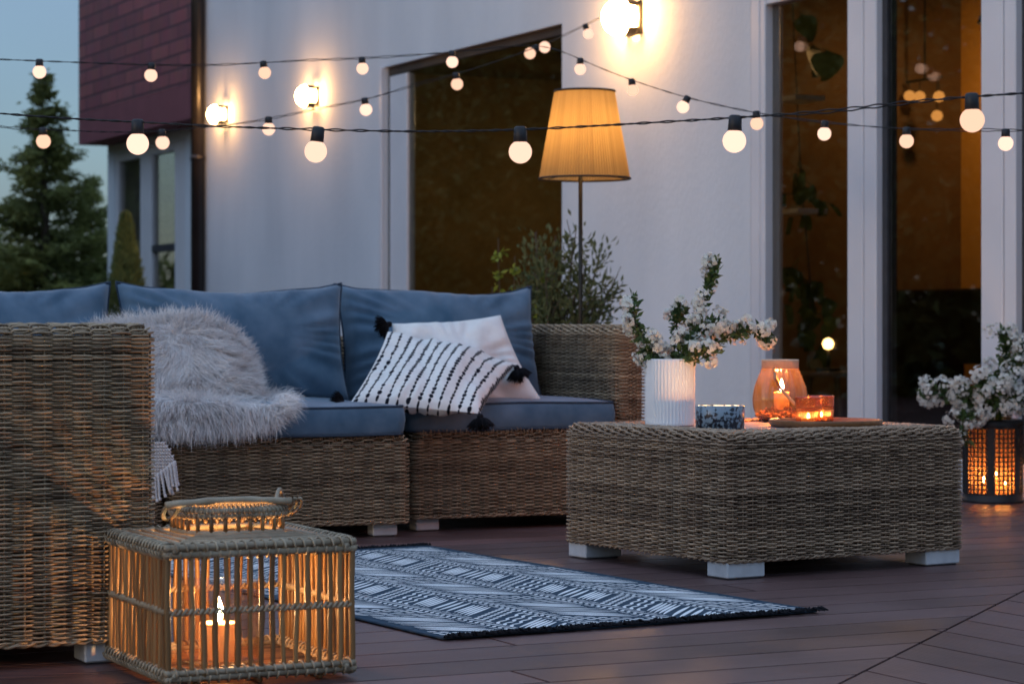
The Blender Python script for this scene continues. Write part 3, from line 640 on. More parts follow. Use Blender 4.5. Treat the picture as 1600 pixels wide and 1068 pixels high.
def sofa_module(label,corner,yaw,w,arm=None,left_corner=False,mats=RM,back=True,seed=1,side_back=False):
    """corner = world xy of the front left (or right) bottom corner; local x along the seat front, y towards the back"""
    ex=np.array([math.cos(yaw),math.sin(yaw)])
    c=np.array(corner)-(0 if left_corner else w)*ex
    o=thing('sofa_module',label,'sofa',(c[0],c[1],0),yaw,'rattan sofa modules')
    D=.78; AW=.10; a0=AW if arm=='left' else 0; a1=w-AW if arm=='right' else w
    b=MB(); weave(b,(a0+a1)/2,D/2,(a1-a0)/2,D/2,.045,.315,inset=.05,seed=seed)
    # loose strand ends along the front top edge
    g=np.random.default_rng(seed+3)
    for x in np.arange(a0+.03,a1-.03,.008):
        z=.318+g.random()*.012; b.tube([(x,.004,.305),(x+g.normal()*.003,-.004-.003*g.random(),z),(x+g.normal()*.006,.006,z+.008)],.0014,3,r=g.random())
    b.build('woven_seat_base',mats,o)
    if back:
        b=MB(); weave(b,(a0+a1)/2,D-.055,(a1-a0)/2,.05,.318,.62,cr=.025,inset=.05,seed=seed+1,braid=False); b.build('woven_backrest',mats,o)
    if arm:
        x=AW/2 if arm=='left' else w-AW/2
        b=MB(); weave(b,x,D/2,AW/2-.002,D/2,.045,.66,cr=.028,inset=.05,seed=seed+2); b.build('woven_armrest',mats,o)
    feet(o,[(.07,.06),(w-.07,.06),(.07,D-.06),(w-.07,D-.06)])
    return o
SY=math.radians(22)
m2=sofa_module('rattan sofa module with the right armrest, under the pillows',(.448,8.11),math.radians(24),.845,arm='right',seed=21)
m1=sofa_module('rattan sofa module left of the pillows, in the middle of the row',(-.323,7.62),SY,.765,seed=31)
m0=sofa_module('rattan corner module under the fur throw',(-1.062,7.33),SY,.80,seed=41)
# near module seen from its outer arm side
n_end=np.array([-.707,4.773])
mn=thing('sofa_module','near rattan sofa module at the left edge, seen from its tall outer side','sofa',(n_end[0],n_end[1],0),RZ+PI,'rattan sofa modules')
# local x = away from camera (-e_u), local y = -e_in (towards the left of the picture)
AWN=.10; W=.82; D=.95
b=MB(); weave(b,AWN/2,D/2,AWN/2,D/2,.045,.66,cr=.022,inset=.05,pitch=.042,spc=.0046,A=.0066,sr_rad=.0021,seed=51); b.build('woven_armrest',RM,mn)
b=MB(); weave(b,(AWN+W)/2+.002,D/2,(W-AWN)/2,D/2,.045,.315,inset=.05,seed=52); b.build('woven_seat_base',RM,mn)
b=MB(); weave(b,(AWN+W)/2+.002,D-.055,(W-AWN)/2,.05,.318,.62,cr=.025,inset=.05,seed=53,braid=False); b.build('woven_backrest',RM,mn)
feet(mn,[(.055,.09),(W-.07,.06),(.055,D-.08),(W-.07,D-.06)],s=(.04,.045))
# ---- cushions -----------------------------------------------------------------------------------------------------
def nz3(V,scale,seed=0):
    out=np.empty(len(V)); 
    for i,p in enumerate(V): out[i]=noise.noise(Vector((p[0]*scale+seed,p[1]*scale,p[2]*scale)))
    return out
def seat_cushion(name,label,corner,yaw,w,d,z0,h,seed,group='seat cushions on the rattan sofa'):
    """corner = front left, world"""
    o=thing(name,label,'cushion',(corner[0],corner[1],z0),yaw,group)
    n=26; u=np.linspace(-1,1,n); rows=[]
    ring=[]  # box rounded: build from cross sections in z
    b=MB()
    # side band: loop x levels
    zs=[(-.5,.014),(-.46,.004),(-.36,0),(0,-.004),(.36,0),(.46,.004),(.5,.014)]
    hx,hy=w/2,d/2; L=[]
    for zf_,ins in zs:
        p,nr=rrect(hx-ins,hy-ins,.035-ins*.5,n,n,4); z=np.full(len(p),zf_*h)
        V=np.c_[p[:,0]+hx,p[:,1]+hy,z+h/2]; wob=nz3(V,9,seed)*.004; V[:,0]+=nr[:,0]*wob; V[:,1]+=nr[:,1]*wob; V[:,2]+=nz3(V,3.1,seed+3)*.007
        L.append(V)
    V=np.array(L); V=np.concatenate([V,V[:,:1]],1); b.grid(V)
    # caps: concentric loops with puff
    for s,base in ((1,L[-1]),(-1,L[0])):
        R=[base]; cxy=np.array([hx,hy])
        for k,f in enumerate((.93,.8,.62,.42,.2,.02)):
            q=base.copy(); q[:,:2]=cxy+(base[:,:2]-cxy)*f
            q[:,2]=base[:,2]+s*(.016*(1-f**3))+nz3(q,7,seed+9)*.006*(1-f); R.append(q)
        R=np.array(R); R=np.concatenate([R,R[:,:1]],1); b.grid(R,flip=(s<0))
    b.build('cover',M['blue'],o)
    b=MB()
    for i in (1,5): b.tube(L[i]+np.c_[np.zeros((len(L[i]),2)),np.full(len(L[i]),.002 if i==5 else -.002)],.0038,6,closed=True)
    b.build('piping',M['piping'],o)
    return o
def loc_pt(origin,yaw,x,y,z=0.0):
    return np.array([origin[0]+x*math.cos(yaw)-y*math.sin(yaw),origin[1]+x*math.sin(yaw)+y*math.cos(yaw),z])
Y2=math.radians(24); o2=np.array(m2.location)[:2]; o1=np.array(m1.location)[:2]; o0=np.array(m0.location)[:2]
c=loc_pt(o2,Y2,-.012,-.005); seat_cushion('seat_cushion','blue seat cushion under the two pillows, beside the right armrest',c,Y2,.752,.62,.325,.088,1)
c=loc_pt(o1,SY,.005,-.018); seat_cushion('seat_cushion','blue seat cushion in the middle of the sofa, right of the fur throw',c,SY,.745,.62,.322,.092,2)
c=loc_pt(o0,SY,.01,-.01); seat_cushion('seat_cushion','blue seat cushion under the fur throw',c,SY,.78,.62,.322,.09,3)
def pillow_mesh(w,h,T,n=36,ear=.06,seed=0,wr=1.0,pw=.42,sag=0.0,uvscale=True):
    """two sided pillow in local x (width), z (height), y thickness; returns front & back grids, outline, uv"""
    u=np.linspace(-1,1,n); U,V=np.meshgrid(u,u,indexing='ij')
    X=w/2*U*(1-ear*(1-V**2)**1.0); Z=h/2*V*(1-ear*(1-U**2))
    t=np.clip((1-U**2)*(1-V**2),0,1)**pw*T/2
    res=[]
    for s in (-1,1):
        Q=np.stack([X,np.zeros_like(X),Z],-1).reshape(-1,3)
        n1=np.array([noise.noise(Vector((p[0]*5.5+seed,p[2]*5.5,s*3.1)))+.5*noise.noise(Vector((p[0]*14+seed,p[2]*11,s*5.1))) for p in Q]).reshape(X.shape)
        # gathers radiating from the seams and corners
        edge=np.maximum(np.abs(U),np.abs(V)); ang=np.arctan2(V,U)
        fold=np.sin(ang*26+seed+3*np.sin(ang*5))*np.clip(edge-.45,0,1)*(1-edge**8)
        yy=s*t*(1+.16*wr*n1)+s*fold*.016*wr*(T/.15)+.022*n1*wr*(1-edge**6)
        res.append(np.stack([X,yy,Z-sag*(1-V)*(1-U**2)*.5],-1))
    uv=np.stack([(U+1)/2,(V+1)/2],-1)
    return res,uv,(U,V)
def back_cushion(label,origin,yaw,x0,w,h,y,lean,z,seed,T=.25,dx=0):
    c=loc_pt(origin,yaw,x0+w/2,y,z)
    o=thing('back_cushion',label,'cushion',c,yaw,'back cushions of the rattan sofa')
    o.rotation_euler=(0,0,yaw)
    res,uv,(U,V)=pillow_mesh(w,h,T,40,ear=.055,seed=seed,wr=.9,pw=.36)
    R=Matrix.Rotation(-lean,3,'X'); R=np.array(R)
    b=MB(); allp=[]
    for s,(Q) in enumerate(res):
        q=Q.reshape(-1,3).copy(); q[:,2]+=h/2
        q[:,2]-= .018*np.exp(-((q[:,0]/w*2-.1*seed%0.7)**2)*5)*np.clip(q[:,2]/h,0,1)**4  # slack in the top edge
        q[:,2]+= .014*np.clip(np.abs(q[:,0]/w*2)-.78,0,1)*4.5*np.clip(q[:,2]/h-.6,0,1)*2.4
        q=q@R.T; b.grid(q.reshape(Q.shape),flip=(s==0),uv=uv); allp.append(q.reshape(Q.shape))
    b.build('cover',M['blue'],o)
    E=allp[0]; ol=np.concatenate([E[:,0],E[-1,1:],E[-2::-1,-1],E[0,-2:0:-1]])
    b=MB(); b.tube(ol,.0042,6,closed=True); b.build('piping',M['piping'],o)
    return o
back_cushion('blue back cushion behind the pillows, next to the right armrest',o2,Y2,-.035,.745,.40,.54,.22,.405,4)
back_cushion('wide blue back cushion in the middle, right of the fur throw',o1,SY,-.03,.775,.40,.54,.22,.405,7)
back_cushion('blue back cushion at the left edge behind the fur throw',o0,SY,.0,.785,.40,.55,.22,.405,9)
# ---- throw pillows ----------------------------------------------------------------------------------------------------
def tassel(parent,p,d,L=.068,R=.030,seed=0):
    g=np.random.default_rng(int(seed*10)); b=MB(); p=np.array(p,float); d=np.array(d,float); d/=np.linalg.norm(d)
    b.tube([p,p+d*.008,p+d*.016],[.006,.011,.008],8)
    n=460; x=g.normal(size=(n,3)); x-=(x@d)[:,None]*d; x/=np.linalg.norm(x,axis=1,keepdims=True)
    for i in range(n):
        q_=d+x[i]*1.5*g.random()**.7; q_/=np.linalg.norm(q_); LL=L*(.6+.35*g.random()); tip=p+q_*LL*.9+d*L*.12; mid=p+q_*LL*.55+d*.006+np.array([0,0,.004])
        b.tube([p+d*.012+x[i]*.003,mid,tip],[.0011,.0013,.0008],3,cap=False,r=g.random())
    return b.build('tassel',M['tassel'],parent)
def throw_pillow(label,name,corners,mat_,seed,T=.13,tass=(),ear=.07):
    """corners: world positions TL,TR,BR,BL of the pillow (bilinear), thickness along the face normal"""
    C=[np.array(c) for c in corners]; ctr=sum(C)/4
    o=thing(name,label,'pillow',ctr-np.array([0,0,.0]),0)
    n=44; u=np.linspace(0,1,n); U,V=np.meshgrid(u,u,indexing='ij')
    a,b_=2*U-1,2*V-1
    U2=(a*(1-ear*(1-b_**2))+1)/2; V2=(b_*(1-ear*(1-a**2))+1)/2
    base=(C[0]*((1-U2)*V2)[...,None]+C[1]*(U2*V2)[...,None]+C[2]*(U2*(1-V2))[...,None]+C[3]*((1-U2)*(1-V2))[...,None])-ctr
    nn=np.cross(C[1]-C[3],C[0]-C[2]); nn/=np.linalg.norm(nn)
    if nn[1]>0: nn=-nn
    t=np.clip((1-a**2)*(1-b_**2),0,1)**.40*T/2
    mb=MB(); rim=None
    for s in (1,-1):
        q=base.reshape(-1,3)
        n1=np.array([noise.noise(Vector((p[0]*7+seed,p[2]*7,s*2.2)))+.55*noise.noise(Vector((p[0]*17+seed,p[2]*13,s*4))) for p in q]).reshape(U.shape)
        edge=np.maximum(np.abs(a),np.abs(b_)); ang=np.arctan2(b_,a)
        fold=np.sin(ang*19+seed+2.5*np.sin(ang*4))*np.clip(edge-.4,0,1)*(1-edge**8)
        Q=base+nn*(s*t*(1+.55*n1)+s*fold*.014)[...,None]
        mb.grid(Q,flip=(s>0),uv=np.stack([U,V],-1))
    mb.build('cover',mat_,o)
    for k,(ci,d) in enumerate(tass): tassel(o,C[ci]-ctr,d,seed=seed+k)
    return o
# white plain pillow (behind) and striped pillow (in front)
throw_pillow('plain white pillow tucked behind the striped one','white_pillow',[P(612,505,8.10),P(782,492,8.14),P(852,632,8.06),P(606,640,8.0)],M['white_cloth'],3.3,tass=((0,(-.75,-.2,-.3)),))
throw_pillow('cream pillow with rows of black stitched stripes and black tassels','striped_pillow',[P(606,518,7.98),P(806,570,8.0),P(750,646,7.62),P(545,632,7.66)],M['striped'],8.1,T=.12,tass=((1,(.25,0,-.8)),(2,(.05,-.1,-1)),(3,(-1,.05,.05))),ear=.05)
# ---- fur throw --------------------------------------------------------------------------------------------------------
def ribbons(b,p,d,L,w0,g,grav=.6,curl=.25,r=None,seg=4):
    """thin tapering fur strands"""
    n=len(p); pts=[p]; dd=d/np.linalg.norm(d,axis=1,keepdims=True)
    for k in range(seg):
        dd=dd+np.array([0,0,-grav/seg])+g.normal(size=(n,3))*curl/seg*.8; dd/=np.linalg.norm(dd,axis=1,keepdims=True)
        pts.append(pts[-1]+dd*(L/seg)[:,None])
    Pn=np.stack(pts,1)
    sd=np.cross(d,g.normal(size=(n,3))); sd/=np.linalg.norm(sd,axis=1,keepdims=True)
    wd=w0*np.array([1,.95,.75,.5,.12])[:seg+1]
    A_=Pn+sd[:,None]*wd[None,:,None]; B_=Pn-sd[:,None]*wd[None,:,None]
    v=np.stack([A_,B_],2).reshape(n,-1,3); k=(seg+1)*2
    base=(np.arange(n)*k)[:,None,None]; i=np.arange(seg)[None,:,None]*2
    q=base+i+np.array([0,1,3,2])[None,None,:]
    rr=np.repeat(g.random(n) if r is None else r,k)
    b.add(v.reshape(-1,3),q.reshape(-1,4),r=rr)
ft=thing('fur_throw','fluffy pale grey fur throw draped over the sofa corner and seat edge','fur throw',(-1.0,7.6,.41),SY)
g=np.random.default_rng(77)
def W2L(p):
    q=np.asarray(p,float)-np.array([-1.0,7.6,.41]); c_,s_=math.cos(SY),math.sin(SY)
    return np.stack([q[...,0]*c_+q[...,1]*s_,-q[...,0]*s_+q[...,1]*c_,q[...,2]],-1)
# sheet A: seat part (s across, t from back to hanging front edge); world via module m1 frame
def seat_surf(s,t):
    # s in 0..1 left->right, t in 0..1 back->front hem ; local coords of module row (origin o1)
    xl=-.62+s*(1.06-.16*np.clip((t-.2)/.8,0,1)**2)+.03*np.sin(t*9)
    L=t*(.585-.05*s); flat=.46
    hang=np.clip(L-flat,0,None)
    y=np.where(L<flat,.42-L*1.0,-.035-.012*np.minimum(hang/.02,1))
    y=np.where(L<flat,.44-L*1.04,-.04)
    z=.432+.01*np.sin(s*9+t*4)-np.clip(hang,0,None)*.8
    z=z+np.clip(hang,0,None)*.0-np.where(s>.9,(s-.9)*.05,0)
    ex=np.array([math.cos(SY),math.sin(SY)]); ey=np.array([-math.sin(SY),math.cos(SY)])
    X=o1[0]+xl*ex[0]+y*ey[0]; Yy=o1[1]+xl*ex[1]+y*ey[1]
    return np.stack([X,Yy,z],-1)
def mound_surf(s,t):
    # dome leaning on the back cushions: s along width, t from rim (0) over the front (1)
    # outline in picture: x from 95 to 395, top at y 492, base y 632 (depths 7.9..8.0)
    th=PI*(1-s); prof_x=245+152*np.cos(th)*(1); 
    topy=632-140*np.abs(np.sin(th))**.62*(1+.05*np.sin(s*11))
    yy=topy+(632-topy)*t; d=7.80-.22*np.sin(t*PI/2)**.8*np.abs(np.sin(th))**.5-.03*t
    X=(prof_x-CX)*d/F; Z=H+(HY-yy)*d/F
    return np.stack([X,d,Z],-1)
hide=MB()
for fn in (seat_surf,mound_surf):
    S,T_=np.meshgrid(np.linspace(0,1,50),np.linspace(0,1,40),indexing='ij'); hide.grid(W2L(fn(S,T_)))
hide.build('hide',M['fur_base'],ft)
b=MB()
def scatter(fn,n,comb,lift,Lr,clumps,grav):
    s=g.random(n); t=g.random(n); e=1e-3
    p=fn(s,t); du=fn(np.clip(s+e,0,1),t)-fn(np.clip(s-e,0,1),t); dv=fn(s,np.clip(t+e,0,1))-fn(s,np.clip(t-e,0,1))
    nn=np.cross(du,dv); nn/=np.linalg.norm(nn,axis=1,keepdims=True)+1e-12
    flip=((nn[:,1]>0)&(np.abs(nn[:,2])<.8))|((nn[:,2]<0)&(np.abs(nn[:,2])>=.8)); nn[flip]*=-1
    cs=np.floor(s*clumps)+57*np.floor(t*clumps*.8)
    rs=np.sin(cs*12.9898)*43758.5453; rs=rs-np.floor(rs); r2=np.sin(cs*78.233)*12543.1; r2=r2-np.floor(r2)
    sw=np.stack([rs-.5,np.zeros(n),r2-.5],-1)*1.1
    swirl=np.stack([np.sin(p[:,0]*17+p[:,2]*9),np.zeros(n),np.cos(p[:,0]*13-p[:,2]*15)],-1)*.5
    d=nn*lift+comb(s,t)+sw+swirl+g.normal(size=(n,3))*.18
    ribbons(b,W2L(p),W2L(d+np.array([-1.0,7.6,.41])),Lr[0]+(Lr[1]-Lr[0])*g.random(n),.00085,g,grav=grav,r=np.clip(.25+.5*rs+g.normal(size=n)*.2,0,1))
scatter(seat_surf,30000,lambda s,t:np.stack([.5*(s-.4),-1.0*t-.2,-.5*t],-1),.75,(.03,.062),34,.8)
scatter(mound_surf,24000,lambda s,t:np.stack([.9*(s-.5),-.3+0*s,-.9*t+.1],-1),.6,(.03,.058),26,.5)
# hem and rim fringe
def fringe(P0,D,n,Lr,grav,jit=.01):
    i=g.random(n)*(len(P0)-1); a=np.floor(i).astype(int); f=(i-a)[:,None]; p=P0[a]*(1-f)+P0[a+1]*f+g.normal(size=(n,3))*jit
    d=D[a]*(1-f)+D[a+1]*f+g.normal(size=(n,3))*.35
    ribbons(b,W2L(p),W2L(d+np.array([-1.0,7.6,.41])),Lr[0]+(Lr[1]-Lr[0])*g.random(n),.00085,g,grav=grav)
ss=np.linspace(0,1,40); hem=seat_surf(ss,np.full(40,.97)); fringe(hem,np.tile([.1,-.35,-1],(40,1)),5200,(.035,.07),.6)
rt=seat_surf(np.full(30,.99),np.linspace(0,1,30)); fringe(rt,np.tile([1,-.3,.25],(30,1)),3600,(.025,.06),.9,.012)
rim=mound_surf(ss,np.full(40,.03)); rd=np.stack([1.4*(ss-.5),np.full(40,-.1),np.full(40,.75)],-1); fringe(rim,rd,4200,(.02,.05),.5)
b.build('pile',M['fur'],ft)
# ---- knitted blanket with fringe hanging from the seat edge --------------------------------------------------------------
kb=thing('knitted_blanket','pale knitted blanket with twisted fringe hanging below the fur throw','blanket',P(262,735,7.25))
kc=P(262,735,7.25); b=MB(); g=np.random.default_rng(3)
for i in range(10):
    for j in range(11):
        x0=236+i*4.4; y0=690+j*5.2
        lim=272-.022*(y0-722)**2 if y0>722 else 258+14*math.sin((y0-690)/32*PI/2)
        if x0>lim-2 or y0>748-.75*(x0-243): continue
        for p0,p1 in (((x0,y0),(x0+4.4,y0+5.2)),((x0+4.4,y0),(x0,y0+5.2))):
            b.tube([P(*p0,7.25)-kc,P((p0[0]+p1[0])/2,(p0[1]+p1[1])/2,7.242)-kc,P(*p1,7.25)-kc],.0026,5,r=g.random())
b.build('knit_edge',M['knit'],kb)
b=MB()
for i in range(15):
    t=i/14; a=P(273-34*t,719+26*t,7.232-.008*(i%2))-kc; L=.072+.012*g.normal(); zz=np.linspace(0,1,9); sw=.012*(1-t)+.005*g.normal()
    for ph in (0,PI): b.tube(np.c_[a[0]+.0022*np.cos(zz*26+ph)+zz*sw,a[1]+.0022*np.sin(zz*26+ph),a[2]-zz*L],.0026,5,r=g.random())
    b.tube([a+[sw,0,-L+.004],a+[sw*1.2,0,-L-.006]],[.0034,.0052],6,r=g.random())
b.build('fringe',M['knit'],kb)
# ---- coffee table ---------------------------------------------------------------------------------------------------------
TY=math.radians(32.0); TX,TYY=.815,.765; tc=np.array([.562,6.30])
tb=thing('coffee_table','low square rattan coffee table with smooth inset top and white block feet','table',(tc[0],tc[1],0),TY)
b=MB(); weave(b,TX/2,TYY/2,TX/2,TYY/2,.046,.378,cr=.018,sr=.024,inset=.125,pitch=.0345,spc=.0058,A=.0072,seed=61); b.build('woven_body',RG,tb)
b=MB(); b.box((.12,.12,.3765),(TX-.12,TYY-.12,.381),bevel=.002); b.build('table_top',mat('table_top',(.36,.30,.29),.35,(.42,.35,.33),nscale=6,stretch=(1,8,1),bump=.15),tb,smooth=False)
feet(tb,[(.065,.05),(TX-.065,.05),(.065,TYY-.05),(TX-.065,TYY-.05)],s=(.062,.045),hz=.050)
def tl(px,py,z=.378):
    d=(H-z)*F/(py-HY); return np.array([(px-CX)*d/F,d,z])
# ---- rug -------------------------------------------------------------------------------------------------------------------
RB=np.array([-.148,5.098]); RA=np.array([.7136,5.64]); ryaw=math.atan2(RA[1]-RB[1],RA[0]-RB[0]); RW=.985; RL=1.89
rug=thing('rug','dark teal rug with white feather pattern and black fringe on the decking','rug',(RB[0],RB[1],0),ryaw-math.radians(2)); g=np.random.default_rng(15)
b=MB(); n1,n2=50,80; Uu,Vv=np.meshgrid(np.linspace(0,RW,n1),np.linspace(0,RL,n2),indexing='ij')
Zt=.006+np.array([noise.noise(Vector((x*3,y*3,.3))) for x,y in zip(Uu.ravel(),Vv.ravel())]).reshape(Uu.shape)*.0025
b.grid(np.stack([Uu,Vv,Zt],-1)[:, ::-1]); 
for e in (np.stack([Uu,Vv,Zt],-1)[0],np.stack([Uu,Vv,Zt],-1)[-1],np.stack([Uu,Vv,Zt],-1)[:,0],np.stack([Uu,Vv,Zt],-1)[:,-1]): b.tube(e-[0,0,.001],.0035,5)
def stroke(x,y,a,L,wd,curv=0):
    k=5; tt=np.linspace(-.5,.5,41); qx=x+math.cos(a)*L*tt; qy=y+math.sin(a)*L*tt; ok=(qx>.013)&(qx<RW-.013)&(qy>.03)&(qy<RL-.03)
    if ok.sum()<9: return
    t0_,t1_=tt[ok].min(),tt[ok].max(); tm=(t0_+t1_)/2; x+=math.cos(a)*L*tm; y+=math.sin(a)*L*tm; L=L*(t1_-t0_)
    tt=np.linspace(-.5,.5,k); cx_=x+math.cos(a)*L*tt-math.sin(a)*curv*(tt**2)*L; cy_=y+math.sin(a)*L*tt+math.cos(a)*curv*(tt**2)*L
    if cx_.min()<.012 or cx_.max()>RW-.012 or cy_.min()<.02 or cy_.max()>RL-.02: return
    ww=wd/2*np.sqrt(np.clip(1-(tt*1.86)**2,0.12,1)); zz=np.array([.0072+noise.noise(Vector((p*3,q*3,.3)))*.0025 for p,q in zip(cx_,cy_)])
    Aq=np.c_[cx_-math.sin(a)*ww,cy_+math.cos(a)*ww,zz]; Bq=np.c_[cx_+math.sin(a)*ww,cy_-math.cos(a)*ww,zz]
    b.grid(np.stack([Aq,Bq]),m=1,r=g.random(),flip=True)
# herringbone columns between lengthwise rows of leaf dots
cols=[(.015,.175),(.215,.375),(.415,.575),(.615,.775),(.815,.975)]
for ci,(xa,xb) in enumerate(cols):
    sgn=1 if ci%2 else -1; y=-.25; kind=0
    while y<RL+.2:
        pat=(kind+ci*2)%5
        if pat in (0,3):    # dense block
            for q in range(5):
                yy=y+q*.0165; L=(xb-xa)*1.18; stroke((xa+xb)/2,yy+.02,sgn*math.radians(44),L*(.85+.15*g.random()),.0098,.03*g.normal())
            y+=.10
        elif pat==1:        # thin wavy lines
            for q in range(3):
                for h_ in range(6):
                    f=(h_+.5)/6; stroke(xa+(xb-xa)*f,y+.02+q*.03+sgn*(f-.5)*(xb-xa)*.96,sgn*math.radians(44+14*(-1)**h_),(xb-xa)/4.4,.0095)
            y+=.105
        elif pat==2:        # dotted rows
            for q in range(3):
                for h_ in range(8):
                    f=(h_+.5)/8; stroke(xa+(xb-xa)*f,y+.015+q*.027+sgn*(f-.5)*(xb-xa)*.96,sgn*math.radians(44),.021,.0125)
            y+=.095
        else:               # spaced strokes
            for q in range(3): stroke((xa+xb)/2,y+.02+q*.030,sgn*math.radians(44),(xb-xa)*1.2,.0115,.04*g.normal())
            y+=.098
        kind+=1
for xs in (.195,.395,.595,.795):
    for y in np.arange(.03,RL-.02,.026):
        for s in (-1,1): stroke(xs+s*.0085,y+.004*s,PI/2+s*.55+.1*g.normal(),.021+.004*g.random(),.0095)
    for y in np.arange(.03,RL-.02,.05): 
        stroke(xs+.0235,y,PI/2,.046,.004); stroke(xs-.0235,y,PI/2,.046,.004)
b.build('woven_cloth',[M['rug'],M['rug_white']],rug)
b=MB()
for yy,sg in ((0,-1),(RL,1)):
    for i in range(520):
        x=g.random()*RW; p0=np.array([x,yy,.006]); L=.012+.016*g.random(); dx=g.normal()*.012
        b.tube([p0,p0+[dx*.4,sg*L*.5,.004+.006*g.random()],p0+[dx,sg*L,.002]],[.0022,.0024,.0014],4,r=g.random())
b.build('fringe',M['tassel'],rug)
# ---- flames ----------------------------------------------------------------------------------------------------------------
def flame(parent,x,y,z,h=.03,pw=.0,col_=(1,.38,.085),name='flame'):
    b=MB(); b.lathe([(.0004,0)]+[(h*.19*math.sin(PI*t**.75)*(1-.25*t)+.0003,h*t) for t in np.linspace(.06,.97,11)]+[(.0002,h)],12,c=(x,y,z))
    b.build(name,M['flame_core'],parent)
    if pw: point_light(parent,(x,y,z+h*1.12),pw,col_,h*.12)
def candle(parent,x,y,z,r,h,pw,fh=.03,m_='wax',wick=True):
    b=MB(); b.lathe([(0.001,0),(r*.97,0),(r,.003),(r,h-.006),(r*.96,h),(r*.75,h-.003),(r*.35,h-.006),(.001,h-.007)],28,c=(x,y,z))
    c=b.build('candle',M[m_],parent)
    b=MB(); b.tube([(x,y,z+h-.008),(x+.0005,y,z+h+.003)],.0009,5); b.build('wick',M['seam'],c)
    flame(parent,x,y,z+h+.002,fh,pw); return c
# ---- foreground cane lantern ------------------------------------------------------------------------------------------------
LY=math.radians(25.5); lc=np.array([-.627,4.40]); LX,LYd=.36,.385; LH=.252; Z0=.012
lt=thing('cane_lantern','large square cane lantern with a rope bail handle and burning pillar candle, in the foreground','lantern',(lc[0],lc[1],0),LY)
g=np.random.default_rng(4)
def frame_rim(z,r,double=True,parent=lt,name='rim',wr=True):
    b=MB(); e=r
    sides=[((0,0),(LX,0)),((LX,0),(LX,LYd)),((LX,LYd),(0,LYd)),((0,LYd),(0,0))]
    for (x0,y0),(x1,y1) in sides:
        dx,dy=np.array([x1-x0,y1-y0])/math.hypot(x1-x0,y1-y0); nx,ny=dy,-dx
        for k,(oz,on) in enumerate(((r,.001),(-r,.001),(0,-2*r)) if double else ((0,0),)):
            b.tube([(x0-dx*.007+nx*on,y0-dy*.007+ny*on,z+oz),((x0+x1)/2+nx*on,(y0+y1)/2+ny*on,z+oz+.0008*g.normal()),(x1+dx*.007+nx*on,y1+dy*.007+ny*on,z+oz)],r*1.02,7,r=g.random())
        if wr:
            L=math.hypot(x1-x0,y1-y0); n=int(L/.0185)
            for q in range(n):
                s=(q+.5)/n*L; a=np.linspace(0,2*PI,13); R=r*(2.35 if double else 1.25)
                pts=np.c_[x0+dx*(s+.007*np.cos(a/2+.3)*1.0)+nx*(np.cos(a)*R-r*.5 if double else np.cos(a)*R),y0+dy*(s+.007*np.cos(a/2+.3))+ny*(np.cos(a)*R-r*.5 if double else np.cos(a)*R),z+np.sin(a)*R*1.02]
                b.tube(pts,.0022,4,r=g.random())
    return b.build(name,M['cane_wrap'],parent)
frame_rim(Z0+.012,.0060,name='bottom_rim'); frame_rim(Z0+LH-.013,.0066,name='top_rim')
# middle twisted rail
b=MB()
for (x0,y0),(x1,y1) in (((0,0),(LX,0)),((LX,0),(LX,LYd)),((LX,LYd),(0,LYd)),((0,LYd),(0,0))):
    s=np.linspace(0,1,90)
    L=math.hypot(x1-x0,y1-y0); dx,dy=(x1-x0)/L,(y1-y0)/L
    for ph in (0,PI):
        b.tube(np.c_[x0+(x1-x0)*s+dy*.005*np.cos(s*L*300+ph),y0+(y1-y0)*s-dx*.005*np.cos(s*L*300+ph),Z0+.128+.005*np.sin(s*L*300+ph)],.0031,5,r=.4+.3*g.random())
b.build('middle_rail',M['cane_wrap'],lt)
for (x0,y0),(x1,y1),n in (((0,0),(LX,0),16),((LX,0),(LX,LYd),17),((LX,LYd),(0,LYd),16),((0,LYd),(0,0),17)):
    for i in range(n):
        t=(i+.0)/n+ (g.random()-.5)*.012 if i else 0.0
        x,y=x0+(x1-x0)*t,y0+(y1-y0)*t; rr=.0043+.0014*g.random() if i else .0062
        zz=np.linspace(Z0+.002,Z0+LH-.008,12); rad=rr*(1+.22*np.exp(-((zz-(.05+.16*g.random()))/.003)**2)+.22*np.exp(-((zz-(.05+.19*g.random()))/.003)**2))
        b=MB(); b.tube(np.c_[x+.0012*np.sin(zz*30+i*2),y+.0012*np.cos(zz*26+i),zz],rad,7,r=g.random()); b.build('cane_bar',M['cane'],lt)
# base slats and lid slats
b=MB()
for i in range(15): b.tube([(.006,LYd*(i+.5)/15,Z0+.006),(LX-.006,LYd*(i+.5)/15,Z0+.006)],.0058,6,r=g.random())
for x in (.06,LX/2,LX-.06): b.tube([(x,.006,Z0-.004),(x,LYd-.006,Z0-.004)],.0058,6,r=g.random())
b.build('base_slats',M['cane'],lt)
LZ=Z0+LH; cx_,cy_=LX/2,LYd/2; RR=.098
b=MB()
for i in range(8):      # concentric square lid rods rising to the neck
    f=i/8; ix=.012+f*(LX/2-RR-.002); iy=.012+f*(LYd/2-RR-.002); z=LZ-.004+.010*f
    for p0,p1 in (((ix,iy),(LX-ix,iy)),((LX-ix,iy),(LX-ix,LYd-iy)),((LX-ix,LYd-iy),(ix,LYd-iy)),((ix,LYd-iy),(ix,iy))):
        if i%2==0 or p0[1]==p1[1]: b.tube([(*p0,z),((p0[0]+p1[0])/2,(p0[1]+p1[1])/2,z+.001*g.normal()),(*p1,z)],.0040,6,r=g.random())
for s in (-1,1): b.tube([(cx_+s*.06,.01,LZ-.011),(cx_+s*.06,LYd-.01,LZ-.011)],.004,6)
b.build('lid',M['cane_wrap'],lt)
b=MB(); a=np.linspace(0,2*PI,49)[:-1]
